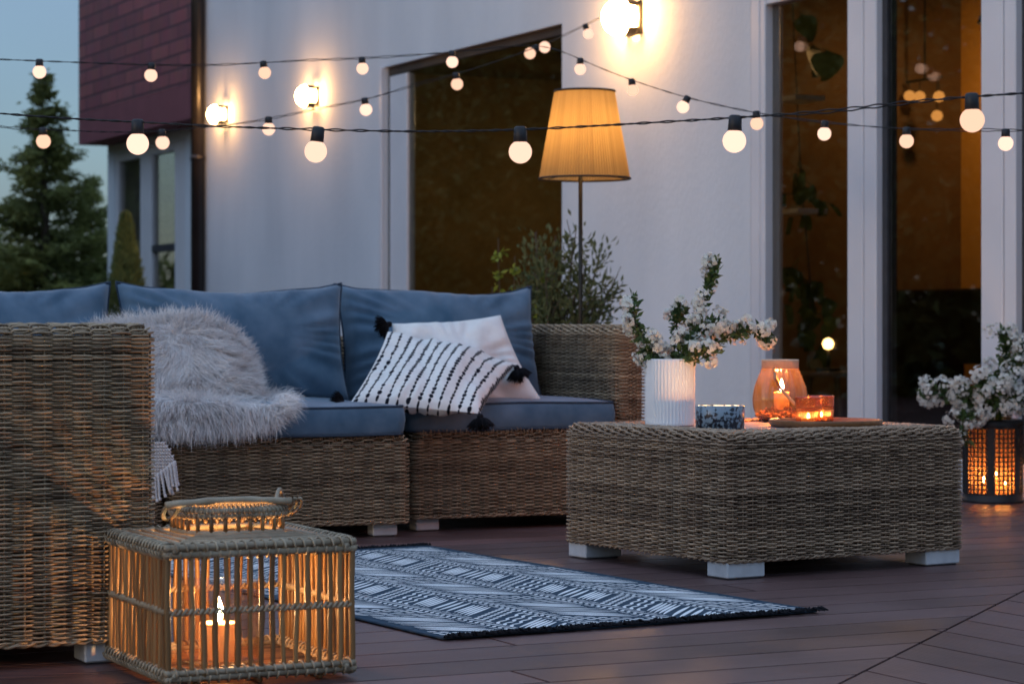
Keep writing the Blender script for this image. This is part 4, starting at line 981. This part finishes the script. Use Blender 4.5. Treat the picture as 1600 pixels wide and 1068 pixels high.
def sq(a,R): c,s=np.cos(a),np.sin(a); k=(np.abs(c)**3.2+np.abs(s)**3.2)**(-1/3.2); return R*k*c,R*k*s
qx,qy=sq(a,RR)
for z,r_ in ((LZ+.008,.0052),(LZ+.050,.0062),(LZ+.041,.0048)): b.tube(np.c_[cx_+qx,cy_+qy,np.full(48,z)],r_,7,closed=True,ref=(0,0,1),r=.5)
for k in range(70):
    an=k/70*2*PI; ox,oy=sq(np.array([an]),RR); tt=np.linspace(0,2*PI,9); rad=np.array([math.cos(an),math.sin(an)]); tg=np.array([-rad[1],rad[0]])
    b.tube(np.c_[cx_+ox+rad[0]*.0095*np.cos(tt)+tg[0]*.003*np.cos(tt/2),cy_+oy+rad[1]*.0095*np.cos(tt)+tg[1]*.003*np.cos(tt/2),LZ+.046+.012*np.sin(tt)],.0019,4,r=g.random())
b.build('neck_rim',M['cane_wrap'],lt)
b=MB()
for k in range(26):
    an=k/26*2*PI; ox,oy=sq(np.array([an]),RR); b.tube([(cx_+ox[0],cy_+oy[0],LZ+.004),(cx_+ox[0],cy_+oy[0],LZ+.046)],.0042,6,r=g.random())
b.build('neck_bars',M['cane'],lt)
b=MB(); hx0,hx1=cx_-RR-.052,cx_+RR+.0; hz=LZ+.064
s=np.linspace(0,1,10); b.tube(np.c_[hx0+(hx1-hx0)*s,cy_-.085+.0*s,hz+.006*np.sin(s*PI)+.0*s],.0068*(1+.12*np.sin(s*22)),8,r=.6)
for sx,x in ((-1,hx0+.02),(1,hx1-.004)):
    for k in range(3):
        t_=np.linspace(0,PI*1.9,14); b.tube(np.c_[x+sx*.006*k+.022*np.sin(t_)*sx*.6+.004*k,cy_-.085+.05*(1-np.cos(t_))*.5,hz-.012+.018*np.cos(t_)],.0030,5,r=g.random())
t_=np.linspace(0,1,14); b.tube(np.c_[hx1-.03+.05*t_,cy_-.085+.10*t_,hz+.004+.016*np.sin(t_*PI)],.0042,6,r=.4)
b.build('bail_handle',M['cane_wrap'],lt)
# glass insert with candle (lifts out: things of their own)
gx=loc_pt(lc,LY,.155,.165,0)
gj=thing('glass_cylinder','clear glass cylinder standing inside the foreground cane lantern','glass jar',(gx[0],gx[1],Z0+.0125))
b=MB(); b.lathe([(.001,.001),(.071,.001),(.074,.004),(.074,.148),(.0755,.151),(.073,.151),(.072,.006)],40); b.build('glass',M['glass_clear'],gj)
cd=thing('pillar_candle','thick burning pillar candle inside the glass of the foreground cane lantern','candle',(gx[0]-.006,gx[1]-.005,Z0+.0145))
candle(cd,0.004,0,0,.037,.072,.62,.050)
# ---- things on the coffee table ------------------------------------------------------------------------------------------------
TZ=.3812
def on_table(px,d,z=TZ): return np.array([(px-CX)*d/F,d,z])
vp=on_table(1047,6.86); vr=.0705; vh=.190
vs=thing('fluted_vase','tall white fluted ceramic vase holding the blossom branches on the coffee table','vase',vp)
b=MB(); prof=[(.002,.001),(vr-.002,.001),(vr,.004)]+[(vr,z) for z in np.linspace(.012,vh-.006,12)]+[(vr-.0015,vh),(vr-.005,vh-.001),(vr-.006,.02),(.002,.02)]
b.lathe(prof,44*6,mod=lambda a,i,ra,z: (-.0030*np.abs(np.sin(a*22))**1.0 if 2<=i<=14 and z>.006 else 0*a)); b.build('body',M['ceramic'],vs)
tp=on_table(1125,6.60)
tn=thing('candle_bowl','short dark speckled glazed bowl candle on the near edge of the coffee table','candle bowl',tp)
b=MB(); b.lathe([(.002,.001),(.062,.001),(.066,.004),(.067,.064),(.0655,.066),(.064,.064),(.063,.045),(.002,.044)],48); b.build('bowl',M['speckle'],tn)
b=MB(); b.lathe([(.001,.0),(.0625,0),(.0625,.003),(.001,.003)],40,c=(0,0,.046)); wxo=b.build('wax',M['wax'],tn)
for a in (0.4,2.5,4.6): flame(tn,.03*math.cos(a),.03*math.sin(a),.0495,.012,.07)
b=MB()
# hurricane lantern
hp=on_table(1219,7.14); hl=thing('glass_lantern','bulbous amber glass lantern with leather strap handle, at the back of the coffee table','lantern',hp)
def bulge(t): # t 0..1 from base
    pts=[(0,.054),(.06,.068),(.22,.079),(.38,.081),(.56,.076),(.76,.063),(.88,.053),(1,.0515)]
    return float(np.interp(t,[p[0] for p in pts],[p[1] for p in pts]))
HT=.176; tt=np.linspace(0,1,22)
sm=[bulge(t) for t in tt]; sm=[sm[0]]+[(sm[i-1]+2*sm[i]+sm[i+1])/4 for i in range(1,len(sm)-1)]+[sm[-1]]
b=MB(); b.lathe([(.001,.002)]+[(r_,.002+HT*t) for r_,t in zip(sm,tt)],72,mod=lambda a,i,ra,z:(.0011*np.cos(a*18) if 1<i<20 else 0*a)); b.build('glass',M['glass_amber'],hl)
b=MB(); b.lathe([(.0522,HT-.020),(.0545,HT-.019),(.0545,HT+.002),(.056,HT+.005),(.054,HT+.008),(.051,HT+.006),(.0505,HT-.019)],48); b.build('collar',M['band'],hl)
b=MB(); g=np.random.default_rng(8)
for i in range(240):
    a=g.random()*6.28; r_=.060*g.random()**.5; z=.006+.042*g.random()*(1.2-r_/.07); c=np.array([r_*math.cos(a),r_*math.sin(a),z])
    th=g.random(3)*6; b.tube([c,c+.008*np.array([math.cos(th[0]),math.sin(th[0]),.5*math.sin(th[1])]),c+.014*np.array([math.cos(th[0]+.6),math.sin(th[0]+.6),.4*math.sin(th[1])])],[.002,.007,.002],5,r=g.random())
b.build('dried_petals',M['potpourri'],hl)
b=MB(); s=np.linspace(0,1,24)
b.tube(np.c_[-.022+.085*s**1.1,-.054-.030*np.sin(s*PI*.85)-.0*s,HT-.030-.115*s**.62+.02*s**3*0],.0046,7); 
b.tube([(-.022,-.054,HT-.030),(-.026,-.0535,HT-.018),(-.018,-.054,HT-.014)],.003,6); b.build('strap_handle',M['leather'],hl)
hc=thing('short_candle','short lit candle among dried petals inside the bulbous glass lantern','candle',hp+[0.004,0,.036]); candle(hc,0,0,0,.023,.052,1.5,.036)
# tray, cups
yp=on_table(1290,6.80); ty=thing('wooden_tray','round wooden tray with a low lip on the right of the coffee table','tray',yp)
b=MB(); b.lathe([(.002,.001),(.150,.001),(.156,.004),(.160,.018),(.158,.020),(.154,.018),(.150,.008),(.002,.008)],72); b.build('dish',M['wood_tray'],ty)
def cup(px,d,label,s):
    cpos=on_table(px,d,TZ+.0085); o=thing('tealight_glass',label,'candle holder',cpos,s,'embossed amber tealight glasses on the tray')
    b=MB(); R=.036; Hh=.073
    def md(a,i,ra,z):
        if i<2 or i>30: return 0*a
        if z>.046 : return .0016*np.cos(a*18+(i%2)*PI)
        if z>.036: return .0018*np.cos(a*30)*(1 if i%2 else .2)
        return .0008*np.cos(a*30)
    b.lathe([(.001,.002),(R*.9,.002)]+[(R*(.95+.05*t),.003+(Hh-.003)*t) for t in np.linspace(0,1,30)],120,mod=md); b.lathe([(R*1.0,Hh-.001),(R*1.03,Hh),(R*1.0,Hh+.0015),(R*.97,Hh)],60,close=True)
    gl=b.build('glass',M['glass_cup'],o)
    b=MB()
    for k in range(20):
        for j in range(5):
            a=2*PI*(k+.5*(j%2))/20; z=.049+j*.0048; b.tube([(R*1.0*math.cos(a-.09),R*math.sin(a-.09),z),(R*1.04*math.cos(a),R*1.04*math.sin(a),z+.0014),(R*math.cos(a+.09),R*math.sin(a+.09),z)],.0011,4)
    for z in (.0455,.0375): b.lathe([(R*1.005,z-.0012),(R*1.03,z),(R*1.005,z+.0012)],60)
    for k in range(36):
        a=2*PI*k/36; b.tube([(R*1.01*math.cos(a),R*1.01*math.sin(a),.0385),(R*1.01*math.cos(a),R*1.01*math.sin(a),.0445)],.0009,4)
    b.build('relief',M['leather_dark'],o)
    t_=thing('tealight','lit tealight inside the '+('front' if s==0 else 'rear')+' embossed amber glass','tealight',cpos+[0,0,.004]); b=MB(); b.lathe([(.001,0),(.019,0),(.0195,.012),(.018,.012),(.001,.010)],24); b.build('wax',M['wax'],t_); flame(t_,0,0,.011,.013,.03)
M['leather_dark']=mat('relief_brown',(.10,.03,.012),.4,(.16,.055,.02),nscale=60,metal=.3)
cup(1263,6.80,'front embossed amber tealight glass on the wooden tray',0)
cup(1283,6.93,'rear embossed amber tealight glass, half hidden behind the front one',1)
# ---- blossom branches --------------------------------------------------------------------------------------------------------------
def branch(label,pts,clusters,leafn,seed,group,cat='blossom branch',cr=.021,warm=False,start=.15,big=1.0):
    g=np.random.default_rng(seed); pts=np.array(pts,float); o=thing('blossom_branch',label,cat,pts[0],0,group)
    q=pts-pts[0]; tt=np.linspace(0,len(q)-1,36); cv=np.stack([np.interp(tt,np.arange(len(q)),q[:,k]) for k in range(3)],1)
    for _ in range(3): cv[1:-1]=(cv[:-2]+2*cv[1:-1]+cv[2:])/4
    b=MB(); b.tube(cv,np.linspace(.0028,.0011,36),6)
    lb=MB(); pb=MB(); L=np.linalg.norm(np.diff(cv,axis=0),axis=1).sum()
    clusters=int(clusters*1.35)
    for k in range(clusters):
        f=start+(1-start)*(k+.5*g.random())/clusters; i=min(34,int(f*35)); base=cv[i]; T=cv[i+1]-cv[i]; T/=np.linalg.norm(T)+1e-9
        x=g.normal(size=3); x-=(x@T)*T; x/=np.linalg.norm(x); out=x*.8+T*.5+np.array([0,0,.25]); out/=np.linalg.norm(out)
        ln=(.018+.022*g.random())*big if k<clusters-1 else .004; c=base+out*ln; b.tube([base,(base+c)/2+[0,0,.002],c],.0008,4)
        m=int(26+16*g.random()); R=cr*(.8+.5*g.random())*big
        dd=g.normal(size=(m,3))+out*1.1; dd/=np.linalg.norm(dd,axis=1,keepdims=True); fc=c+dd*R*(.75+.3*g.random((m,1)))
        for j in range(m):
            n_=dd[j]+g.normal(size=3)*.3; n_/=np.linalg.norm(n_); a0=np.cross(n_,[.3,.5,.8]); a0/=np.linalg.norm(a0); a1=np.cross(n_,a0)
            an=np.arange(5)*2*PI/5+g.random()*6; rd=np.cos(an)[:,None]*a0+np.sin(an)[:,None]*a1
            pl=.0052*(.8+.5*g.random())*big**.5; ctr=fc[j]
            sd_=np.cross(rd,n_)
            v=np.stack([np.tile(ctr,(5,1)),ctr+rd*pl*.7+sd_*pl*.48+n_*pl*.2,ctr+rd*pl*1.15+n_*pl*.12,ctr+rd*pl*.7-sd_*pl*.48+n_*pl*.2],1).reshape(-1,3)
            pb.add(v,np.arange(20).reshape(5,4),r=g.random()); 
            pb.add([ctr+n_*.0012+a0*.0012,ctr+n_*.0012+a1*.0012,ctr+n_*.0012-a0*.0012,ctr+n_*.0012-a1*.0012],[(0,1,2,3)],m=1)
            if j%3==0: b.tube([c-out*.004,fc[j]],.0004,3,cap=False)
        lv=g.integers(4,8); lb.leaves(np.tile(base,(lv,1))+g.normal(size=(lv,3))*.006,g.normal(size=(lv,3))+out*.6,.026*(.6+.6*g.random(lv))*big,.0125*big)
    m=int(leafn*1.7); i=g.integers(3,35,m); ld=g.normal(size=(m,3))*.8+(cv[np.minimum(i+1,35)]-cv[i])*60; lb.leaves(cv[i]+g.normal(size=(m,3))*.006,ld,.026*(.6+.7*g.random(m))*big,.012*big)
    b.build('stem',M['twig'],o); lb.build('leaves',M['leaf_dark'],o,smooth=False); pb.build('blossoms',[M['petal'],M['petal_eye']],o,smooth=False); return o
D0=6.86; vb=lambda dx=0:P(1047+dx,628,D0)
GB='white blossom branches in the fluted vase'
branch('blossom branch leaning furthest left in the vase',[vb(-6),P(1028,566,D0-.02),P(1005,530,D0-.03),P(990,495,D0-.03),P(991,462,D0)],9,90,101,GB)
branch('tallest blossom branch, rising upright from the vase',[vb(4),P(1062,560,D0),P(1085,515,D0+.02),P(1102,465,D0+.03),P(1115,425,D0+.03),P(1116,405,D0+.03)],12,130,102,GB)
branch('blossom branch reaching furthest right over the glass lantern',[vb(12),P(1078,562,D0-.02),P(1110,538,D0),P(1150,522,D0+.02),P(1185,514,D0+.03),P(1203,532,D0+.03)],15,100,103,GB,start=.25)
branch('short blossom branch with bare leafy tip, left of the tallest one',[vb(0),P(1052,565,D0+.03),P(1056,520,D0+.04),P(1060,488,D0+.05),P(1066,480,D0+.05)],6,80,104,GB)
branch('low dense blossom branch spilling over the front of the vase rim',[vb(8),P(1068,560,D0-.05),P(1090,550,D0-.07),P(1118,548,D0-.06)],8,60,105,GB,start=.35)
branch('low blossom branch over the left rim of the vase',[vb(-8),P(1030,562,D0+.02),P(1016,548,D0+.0),P(1000,556,D0-.01)],6,60,106,GB,start=.3)
branch('short blossom branch in the centre of the vase, behind the low one',[vb(0),P(1060,560,D0-.03),P(1080,525,D0-.02),P(1112,500,D0+.0),P(1132,515,D0)],9,90,107,GB,start=.3)
# ---- pierced metal lantern and the right bouquet -----------------------------------------------------------------------------------
pp=np.array([(1551-CX)*9.16/F,9.16,0]); pr=.111; ph=.31
pl_=thing('pierced_lantern','round black metal lantern with pierced lattice panels on the decking by the door','lantern',pp)
b=MB(); b.lathe([(.002,.001),(pr+.004,.001),(pr+.006,.006),(pr+.001,.012),(pr,.030),(pr-.002,.034),(pr-.003,.012),(.002,.012)],48); b.build('base',M['black_metal'],pl_)
b=MB(); b.lathe([(pr,ph-.03),(pr+.002,ph-.02),(pr+.004,ph),(pr-.01,ph+.004),(pr-.014,ph-.002),(pr-.003,ph-.01),(pr-.003,ph-.03)],48); b.build('top_rim',M['black_metal'],pl_)
b=MB(); b.lathe([(pr-.006,.034),(pr-.006,ph-.03)],48); b.build('liner',M['liner'],pl_)
for k in range(6):
    a0=k*PI/3+.26; an=np.linspace(a0-.12,a0+.12,5); V=np.stack([np.c_[(pr+.0005)*np.cos(an),(pr+.0005)*np.sin(an),np.full(5,z)] for z in (.030,ph-.028)]); V2=V*np.array([.98,.98,1]); b=MB(); b.grid(V); b.grid(V2,flip=True); b.build('upright',M['black_metal'],pl_)
    a1=a0+PI/6; b=MB(); w_=.78/2; nc_=5; nr_=14
    for i in range(nc_):
        for j in range(nr_):
            ac=a1-w_+ (i+.5)*2*w_/nc_; zc=.034+(j+.5)*(ph-.066)/nr_; tt=np.linspace(0,2*PI,9)[:-1]; ra,rz=w_/nc_*1.08,(ph-.066)/nr_*.56
            b.tube(np.c_[(pr-.001)*np.cos(ac+ra*np.cos(tt)),(pr-.001)*np.sin(ac+ra*np.cos(tt)),zc+rz*np.sin(tt)],.0034,4,closed=True)
            b.tube([((pr-.001)*math.cos(ac+s_*ra),(pr-.001)*math.sin(ac+s_*ra),zc+rz*s_*.0) for s_ in (-.9,0,.9)],.0016,4)
    b.build('lattice_panel',M['black_metal'],pl_)
for k,(x,y,hh,nm) in enumerate(((-.04,-.02,.06,'left'),(.035,-.045,.045,'front'),(.02,.05,.075,'rear'))):
    o=thing('short_candle','%s lit candle inside the pierced metal lantern'%nm,'candle',pp+[x,y,.0125]); candle(o,0,0,0,.022,hh,.17,.028)
# bouquet: hidden clay pot standing in the top of the pierced lantern
vt=thing('flower_pot','small dark pot set in the top of the pierced metal lantern, holding blossoms','pot',pp+[0,0,ph-.055]); b=MB(); b.lathe([(.002,.0),(.05,.0),(.072,.07),(.076,.075),(.07,.072),(.06,.06),(.002,.06)],28); b.build('body',M['black_metal'],vt)
D1=9.1; rb=P(1550,665,9.16); GR='white blossom branches over the pierced lantern'
RBr=[([P(1520,640,D1),P(1490,622,D1-.02),P(1462,606,D1-.02),P(1440,618,D1)],7,40,'blossom branch hanging out furthest left over the pierced lantern',.45),
([P(1530,640,D1-.05),P(1505,650,D1-.1),P(1508,690,D1-.13)],7,30,'blossom branch drooping lowest in front of the pierced lantern',.3),
([P(1530,635,D1-.04),P(1510,620,D1-.08),P(1502,600,D1-.08)],7,30,'dense blossom branch at the left shoulder of the right bouquet',.2),
([P(1545,630,D1-.06),P(1540,605,D1-.12),P(1530,590,D1-.12)],7,30,'bright blossom branch facing forward in the right bouquet',.2),
([P(1552,620,D1),P(1566,570,D1),P(1570,535,D1),P(1568,520,D1)],9,60,'tallest blossom branch of the right bouquet, with brownish buds',.2),
([P(1562,620,D1-.05),P(1580,590,D1-.08),P(1592,560,D1-.08),P(1600,530,D1)],9,60,'blossom branch rising at the right edge of the photo',.2),
([P(1565,635,D1-.06),P(1580,630,D1-.1),P(1598,622,D1-.1)],7,40,'blossom branch spreading right over the pierced lantern rim',.2),
([P(1550,640,D1-.08),P(1552,618,D1-.14),P(1558,600,D1-.15)],7,30,'blossom branch in the middle of the right bouquet',.2)]
for k,(pts,nc_,nl,lab,st) in enumerate(RBr): branch(lab,[rb]+pts,nc_,nl,200+k,GR,start=st,big=1.5)
# ---- floor lamp -------------------------------------------------------------------------------------------------------------------
fd=9.45; fp=np.array([(907-CX)*fd/F,fd,0]); fl=thing('floor_lamp','tall floor lamp with a warm glowing pleated shade standing behind the sofa','floor lamp',fp)
b=MB(); b.lathe([(.002,.001),(.13,.001),(.135,.006),(.13,.014),(.02,.022),(.012,.03),(.002,.03)],36); b.build('base',M['lamp_pole'],fl)
b=MB(); b.tube([(0,0,.02),(0,0,1.33)],.0085,10); b.build('pole',M['lamp_pole'],fl)
zb=H+(HY-279)*fd/F; zt=H+(HY-143)*fd/F; rb_=70.5*fd/F; rt_=46.5*fd/F; dxs=(913.5-907)*fd/F
NPL=96; seg=NPL*4; a=np.arange(seg)*2*PI/seg; b=MB()
for k in range(seg):
    pass
Vs=np.zeros((9,seg+1,3)); aa=np.arange(seg+1)*2*PI/seg
for i,t in enumerate(np.linspace(0,1,9)):
    r_=rb_+(rt_-rb_)*t; rr=r_+.0022*np.cos(aa*NPL)+.0008*np.sin(aa*7)
    Vs[i]=np.c_[dxs+rr*np.cos(aa),rr*np.sin(aa),np.full(seg+1,zb+(zt-zb)*t)]
pr_=rng.random(NPL+1); rr=np.tile((.35+.35*pr_[(np.arange(seg+1)//4)%NPL]+.3*(np.cos(aa*NPL)*.5+.5)-.1),9)
b.grid(Vs,r=rr); b.build('lamp_shade',M['shade'],fl)
b=MB(); b.tube(np.c_[dxs+(rb_+.002)*np.cos(a),(rb_+.002)*np.sin(a),np.full(seg,zb)],.0045,6,closed=True,ref=(0,0,1)); b.build('lower_trim',M['trim_black'],fl)
b=MB(); b.tube(np.c_[dxs+(rt_+.002)*np.cos(a),(rt_+.002)*np.sin(a),np.full(seg,zt)],.0045,6,closed=True,ref=(0,0,1)); b.build('upper_trim',M['trim_black'],fl)
b=MB(); zc=zb+.085
for k in range(3):
    an=k*2.094+.4; b.tube([(0,0,zb+.03),(dxs+(rb_-.001)*math.cos(an),(rb_-.001)*math.sin(an),zb+.004)],.002,5)
b.build('shade_carrier',M['lamp_pole'],fl)
b=MB(); b.lathe([(.002,0),(.018,.01),(.030,.04),(.030,.055),(.018,.08),(.002,.086)],20,c=(0,0,zb+.09)); b.build('light_bulb',M['lamp_small'],fl)
point_light(fl,(dxs,0,zb+.19),.40,(1,.62,.24),.05)
# ---- shrub behind the sofa ---------------------------------------------------------------------------------------------------------
sd0=10.1; sp0=np.array([(862-CX)*sd0/F,sd0,0]); sh=thing('potted_olive','dusty green potted shrub behind the sofa, beside the floor lamp pole','shrub',sp0)
g=np.random.default_rng(19); b=MB(); b.lathe([(.002,.001),(.12,.001),(.16,.26),(.17,.27),(.155,.27),(.145,.24),(.002,.24)],32); b.build('pot',M['pot'],sh)
b=MB(); lb=MB()
tips=[(905,352),(890,365),(940,375),(958,432),(945,462),(920,395),(868,362),(835,375),(822,410),(850,395),(880,400),(905,430),(932,440),(815,440),(842,430),(868,440),(895,455),(820,470),(860,468),(955,440),(925,470),(900,480),(835,352)]
for tx,ty_ in tips:
    tip=P(tx,ty_+6,sd0)-sp0; tip[1]+=g.normal()*.09; n=12; s=np.linspace(0,1,n); base=np.array([g.normal()*.02,g.normal()*.02,.24])
    mid=np.array([tip[0]*.45+g.normal()*.02,tip[1]*.5,.24+(tip[2]-.24)*.45])
    cv=(1-s)[:,None]**2*base+2*(s*(1-s))[:,None]*mid+(s**2)[:,None]*tip; cv+=np.cumsum(g.normal(size=(n,3))*.002,0); b.tube(cv,np.linspace(.008,.0018,n),5)
    m=150; i=g.random(m)**.6*(n-1.01)*.72+(n-1)*.27; k=i.astype(int); f=(i-k)[:,None]; p=cv[k]*(1-f)+cv[np.minimum(k+1,n-1)]*f
    off=g.normal(size=(m,3))*.026; T=cv[-1]-cv[-4]; T/=np.linalg.norm(T)
    lb.leaves(p+off,T*.9+g.normal(size=(m,3))*.55+off*14,.037*(.6+.7*g.random(m)),.0135)
    for q in range(5):
        k=int(n*(.45+.5*g.random())); k=min(k,n-2); e=cv[k]+T*.06+g.normal(size=3)*.045; b.tube([cv[k],e],.0015,4)
b.build('stems',M['twig'],sh); lb.build('leaves',M['leaf_olive'],sh,smooth=False)
sy=thing('flowering_shoot','yellow green leafy shoots rising left of the dusty shrub behind the sofa','plant',sp0+[-.18,-.05,0]); b=MB(); lb=MB()
o_=sp0+[-.18,-.05,0]
for tx,ty_,x0 in ((786,372,775),(776,448,772),(812,400,800),(818,440,812),(862,410,850),(856,470,848)):
    tip=P(tx,ty_,sd0)-o_; bs=np.array([(x0-CX)*sd0/F-o_[0],0,0.0]); bs=bs*.4; n=14; s=np.linspace(0,1,n); cv=bs+(tip-bs)*s[:,None]; cv[:,0]+=.02*np.sin(s*5); b.tube(cv,np.linspace(.004,.0012,n),5)
    m=46; ii=(n-1.01)*(1-.28*g.random(m)); k=ii.astype(int); lb.leaves(cv[k]+g.normal(size=(m,3))*.012,g.normal(size=(m,3))+[0,0,.5],.034*(.6+.7*g.random(m)),.018)
b.lathe([(.002,.001),(.09,.001),(.11,.18),(.115,.19),(.1,.185),(.002,.17)],24,m=1)
b.build('stems',[M['twig'],M['pot']],sy); lb.build('leaves',M['leaf_lime'],sy,smooth=False)
# ---- house plant inside behind the left pane ---------------------------------------------------------------------------------------
hp_=thing('house_plant','dark large leaved climbing plant inside, behind the left terrace door pane','plant',toWd(pix_in(1262,.55),.55,0),RZ)
g=np.random.default_rng(23); b=MB(); b.tube([(0,0,.03),(.02,0,.9),(-.06,.02,1.2),(-.10,.02,1.5),(-.14,0,2.3)],[.008,.006,.004,.004,.003],6); b.lathe([(.002,.03),(.1,.03),(.13,.3),(.12,.3),(.002,.28)],20); b.build('stem',M['pot'],hp_)
b=MB()
for (x,z,s) in ((.02,2.02,.13),(.12,2.15,.11),(.16,1.98,.12),(-.02,1.42,.09),(.06,1.33,.07),(.0,1.22,.07),(.13,1.25,.05),(.0,.95,.10),(.08,.88,.09),(-.06,.84,.09),(.14,.80,.08),(.02,.76,.08),(.1,.70,.09),(-.04,.66,.08),(.05,.6,.08)):
    for q in range(1 if s>.1 else 3):
        ca=g.random()*6.28 if q else 0; c0=np.array([x+ .05*math.cos(ca)*(q>0),g.normal()*.05,z+.05*math.sin(ca)*(q>0)]); b.tube([(-.08,0,z+.05),c0],.002,4)
        dn=np.array([g.normal()*.3,g.normal()*.3,-1]); sdv_=np.array([.8,.5*g.normal(),g.normal()*.2]); k=9; tt=np.linspace(0,1,k); wv=s*.62*np.sin(PI*np.clip(tt,0,1)**.6)**.8
        V=np.stack([c0+dn*s*1.2*tt[:,None]+sdv_*wv[:,None]+np.array([0,.1*s,0])*(tt**2)[:,None],c0+dn*s*1.2*tt[:,None]+np.array([0,-.02,0]),c0+dn*s*1.2*tt[:,None]-sdv_*wv[:,None]+np.array([0,.1*s,0])*(tt**2)[:,None]]); b.grid(V)
b.build('leaves',M['leaf_dark'],hp_)
for px0,px1,py in ((1226,1266,331),(1226,1262,155)):
    z=zf(1245,py,.45); x0,x1=u_at(px0,.45),u_at(px1,.45); b=MB(); b.box((x0,.38,z-.012),(x1,.55,z+.012),bevel=.002); o=b.build('wall_shelf',M['white_frame'],None,smooth=False); o.location=(HO[0],HO[1],0); o.rotation_euler.z=RZ; tag(o,'small pale shelf behind the left terrace door pane, '+('lower of the two' if py>200 else 'upper of the two'),'shelf','small shelves inside the house')
# ---- string lights ------------------------------------------------------------------------------------------------------------------
def string_light(label,pts,bulbs,R,rc,wig=.0018,seed=1,sock=.034):
    """pts: (px,py,depth) of the cord; bulbs: (px of cord, tilt x, depth shift)"""
    g=np.random.default_rng(seed); W_=np.array([P(*p) for p in pts]); o=thing('string_light',label,'string lights',W_[0],0,'strings of warm globe lights over the terrace'); o0_=W_[0]
    px=np.array([p[0] for p in pts],float); xs=np.linspace(px[0],px[-1],260); cv=np.stack([np.interp(xs,px,W_[:,k]) for k in range(3)],1)
    for _ in range(60): cv[1:-1]=(cv[:-2]+cv[1:-1]*2+cv[2:])/4
    s=np.arange(260); b=MB()
    for ph_ in (0,PI): b.tube(cv-o0_+np.c_[np.zeros(260),rc*.8*np.cos(s*1.1+ph_),rc*.8*np.sin(s*1.1+ph_)]+np.c_[np.zeros((260,2)),np.interp(s,np.arange(0,261,20),g.normal(size=14)*wig)],rc,5)
    b.build('cord',M['cord'],o)
    for (bx,tx,ty) in bulbs:
        i=int(np.argmin(np.abs(xs-bx))); c=cv[i]-o0_; ax=np.array([tx,ty,-1.0]); ax/=np.linalg.norm(ax)
        k=R/.0225
        b=MB(); s0=c-ax*.006*k; b.tube([s0,s0+ax*.003,s0+ax*sock*.5*k,s0+ax*sock*k,s0+ax*(sock*k+.001)],[.009*k,.0125*k,.0128*k,.0135*k,.011*k],12); so_=b.build('socket',M['socket'],o)
        b=MB(); ctr=s0+ax*(sock*k+R*.86)
        # bulb: lathe round ax
        z_=ax; x_=np.cross(z_,[0,1,0]); x_/=np.linalg.norm(x_); y_=np.cross(z_,x_); th=np.linspace(0,2*PI,25)[:-1]; ph=np.linspace(.42,PI-.02,16)
        rings=[(-(R*.98),R*.50)]+[(-R*math.cos(p_),R*math.sin(p_)) for p_ in ph]
        V=np.array([ctr+z_*zz+rr_*(np.cos(th)[:,None]*x_+np.sin(th)[:,None]*y_) for zz,rr_ in rings]); V=np.concatenate([V,V[:,:1]],1); b.grid(V); b.build('bulb',M[('bulb','bulb_b','bulb_c')[int(g.integers(0,3))]],so_)
    return o
string_light('nearest string of large globe lights with a thick cord, crossing the whole photo',[(-60,172,5.15),(0,178,5.1),(100,186,5.1),(216,191,5.05),(350,197,5.0),(500,203,4.95),(650,206,4.9),(811,203,4.85),(1000,194,4.8),(1150,185,4.75),(1300,172,4.65),(1450,156,4.6),(1522,150,4.55),(1680,140,4.5)],[(216,.0,0),(499,-.12,0),(811,.0,0),(1152,-.04,0),(1521,.02,0)],.0232,.0015,sock=.030,seed=1)
string_light('longest far string of small globe lights, running down across the terrace doors',[(-60,91,8.2),(0,93,8.3),(61,95,8.4),(236,102,8.7),(413,98,9.0),(566,92,9.3),(708,82,9.5),(862,66,9.8),(909,97,9.5),(992,128,9.2),(1070,153,8.9),(1181,177,8.6),(1288,192,8.2),(1421,203,7.8),(1570,205,7.4),(1680,202,7.2)],[(61,.0,0),(238,-.05,0),(410,.15,0),(565,.05,0),(708,.0,0),(909,.0,0),(990,.1,0),(1078,-.5,0),(1180,.05,0),(1290,-.05,0),(1421,.0,0),(1571,.0,0)],.0232,.0014,wig=.003,sock=.024,seed=2)
string_light('middle string of small globe lights running up from the left to the largest wall lamp',[(-60,194,8.4),(0,196,8.5),(69,203,8.6),(157,206,8.8),(253,206,9.0),(358,195,9.3),(466,177,9.6),(574,155,9.9),(714,116,10.3),(800,88,10.6),(862,66,10.9),(930,32,11.5),(965,14,12.0)],[(68,.05,0),(251,.05,0),(419,.0,0),(571,.12,0),(712,.12,0),(838,-1.1,-.2),(852,.0,-2.2),(912,.35,0)],.0255,.0014,wig=.003,sock=.024,seed=3)
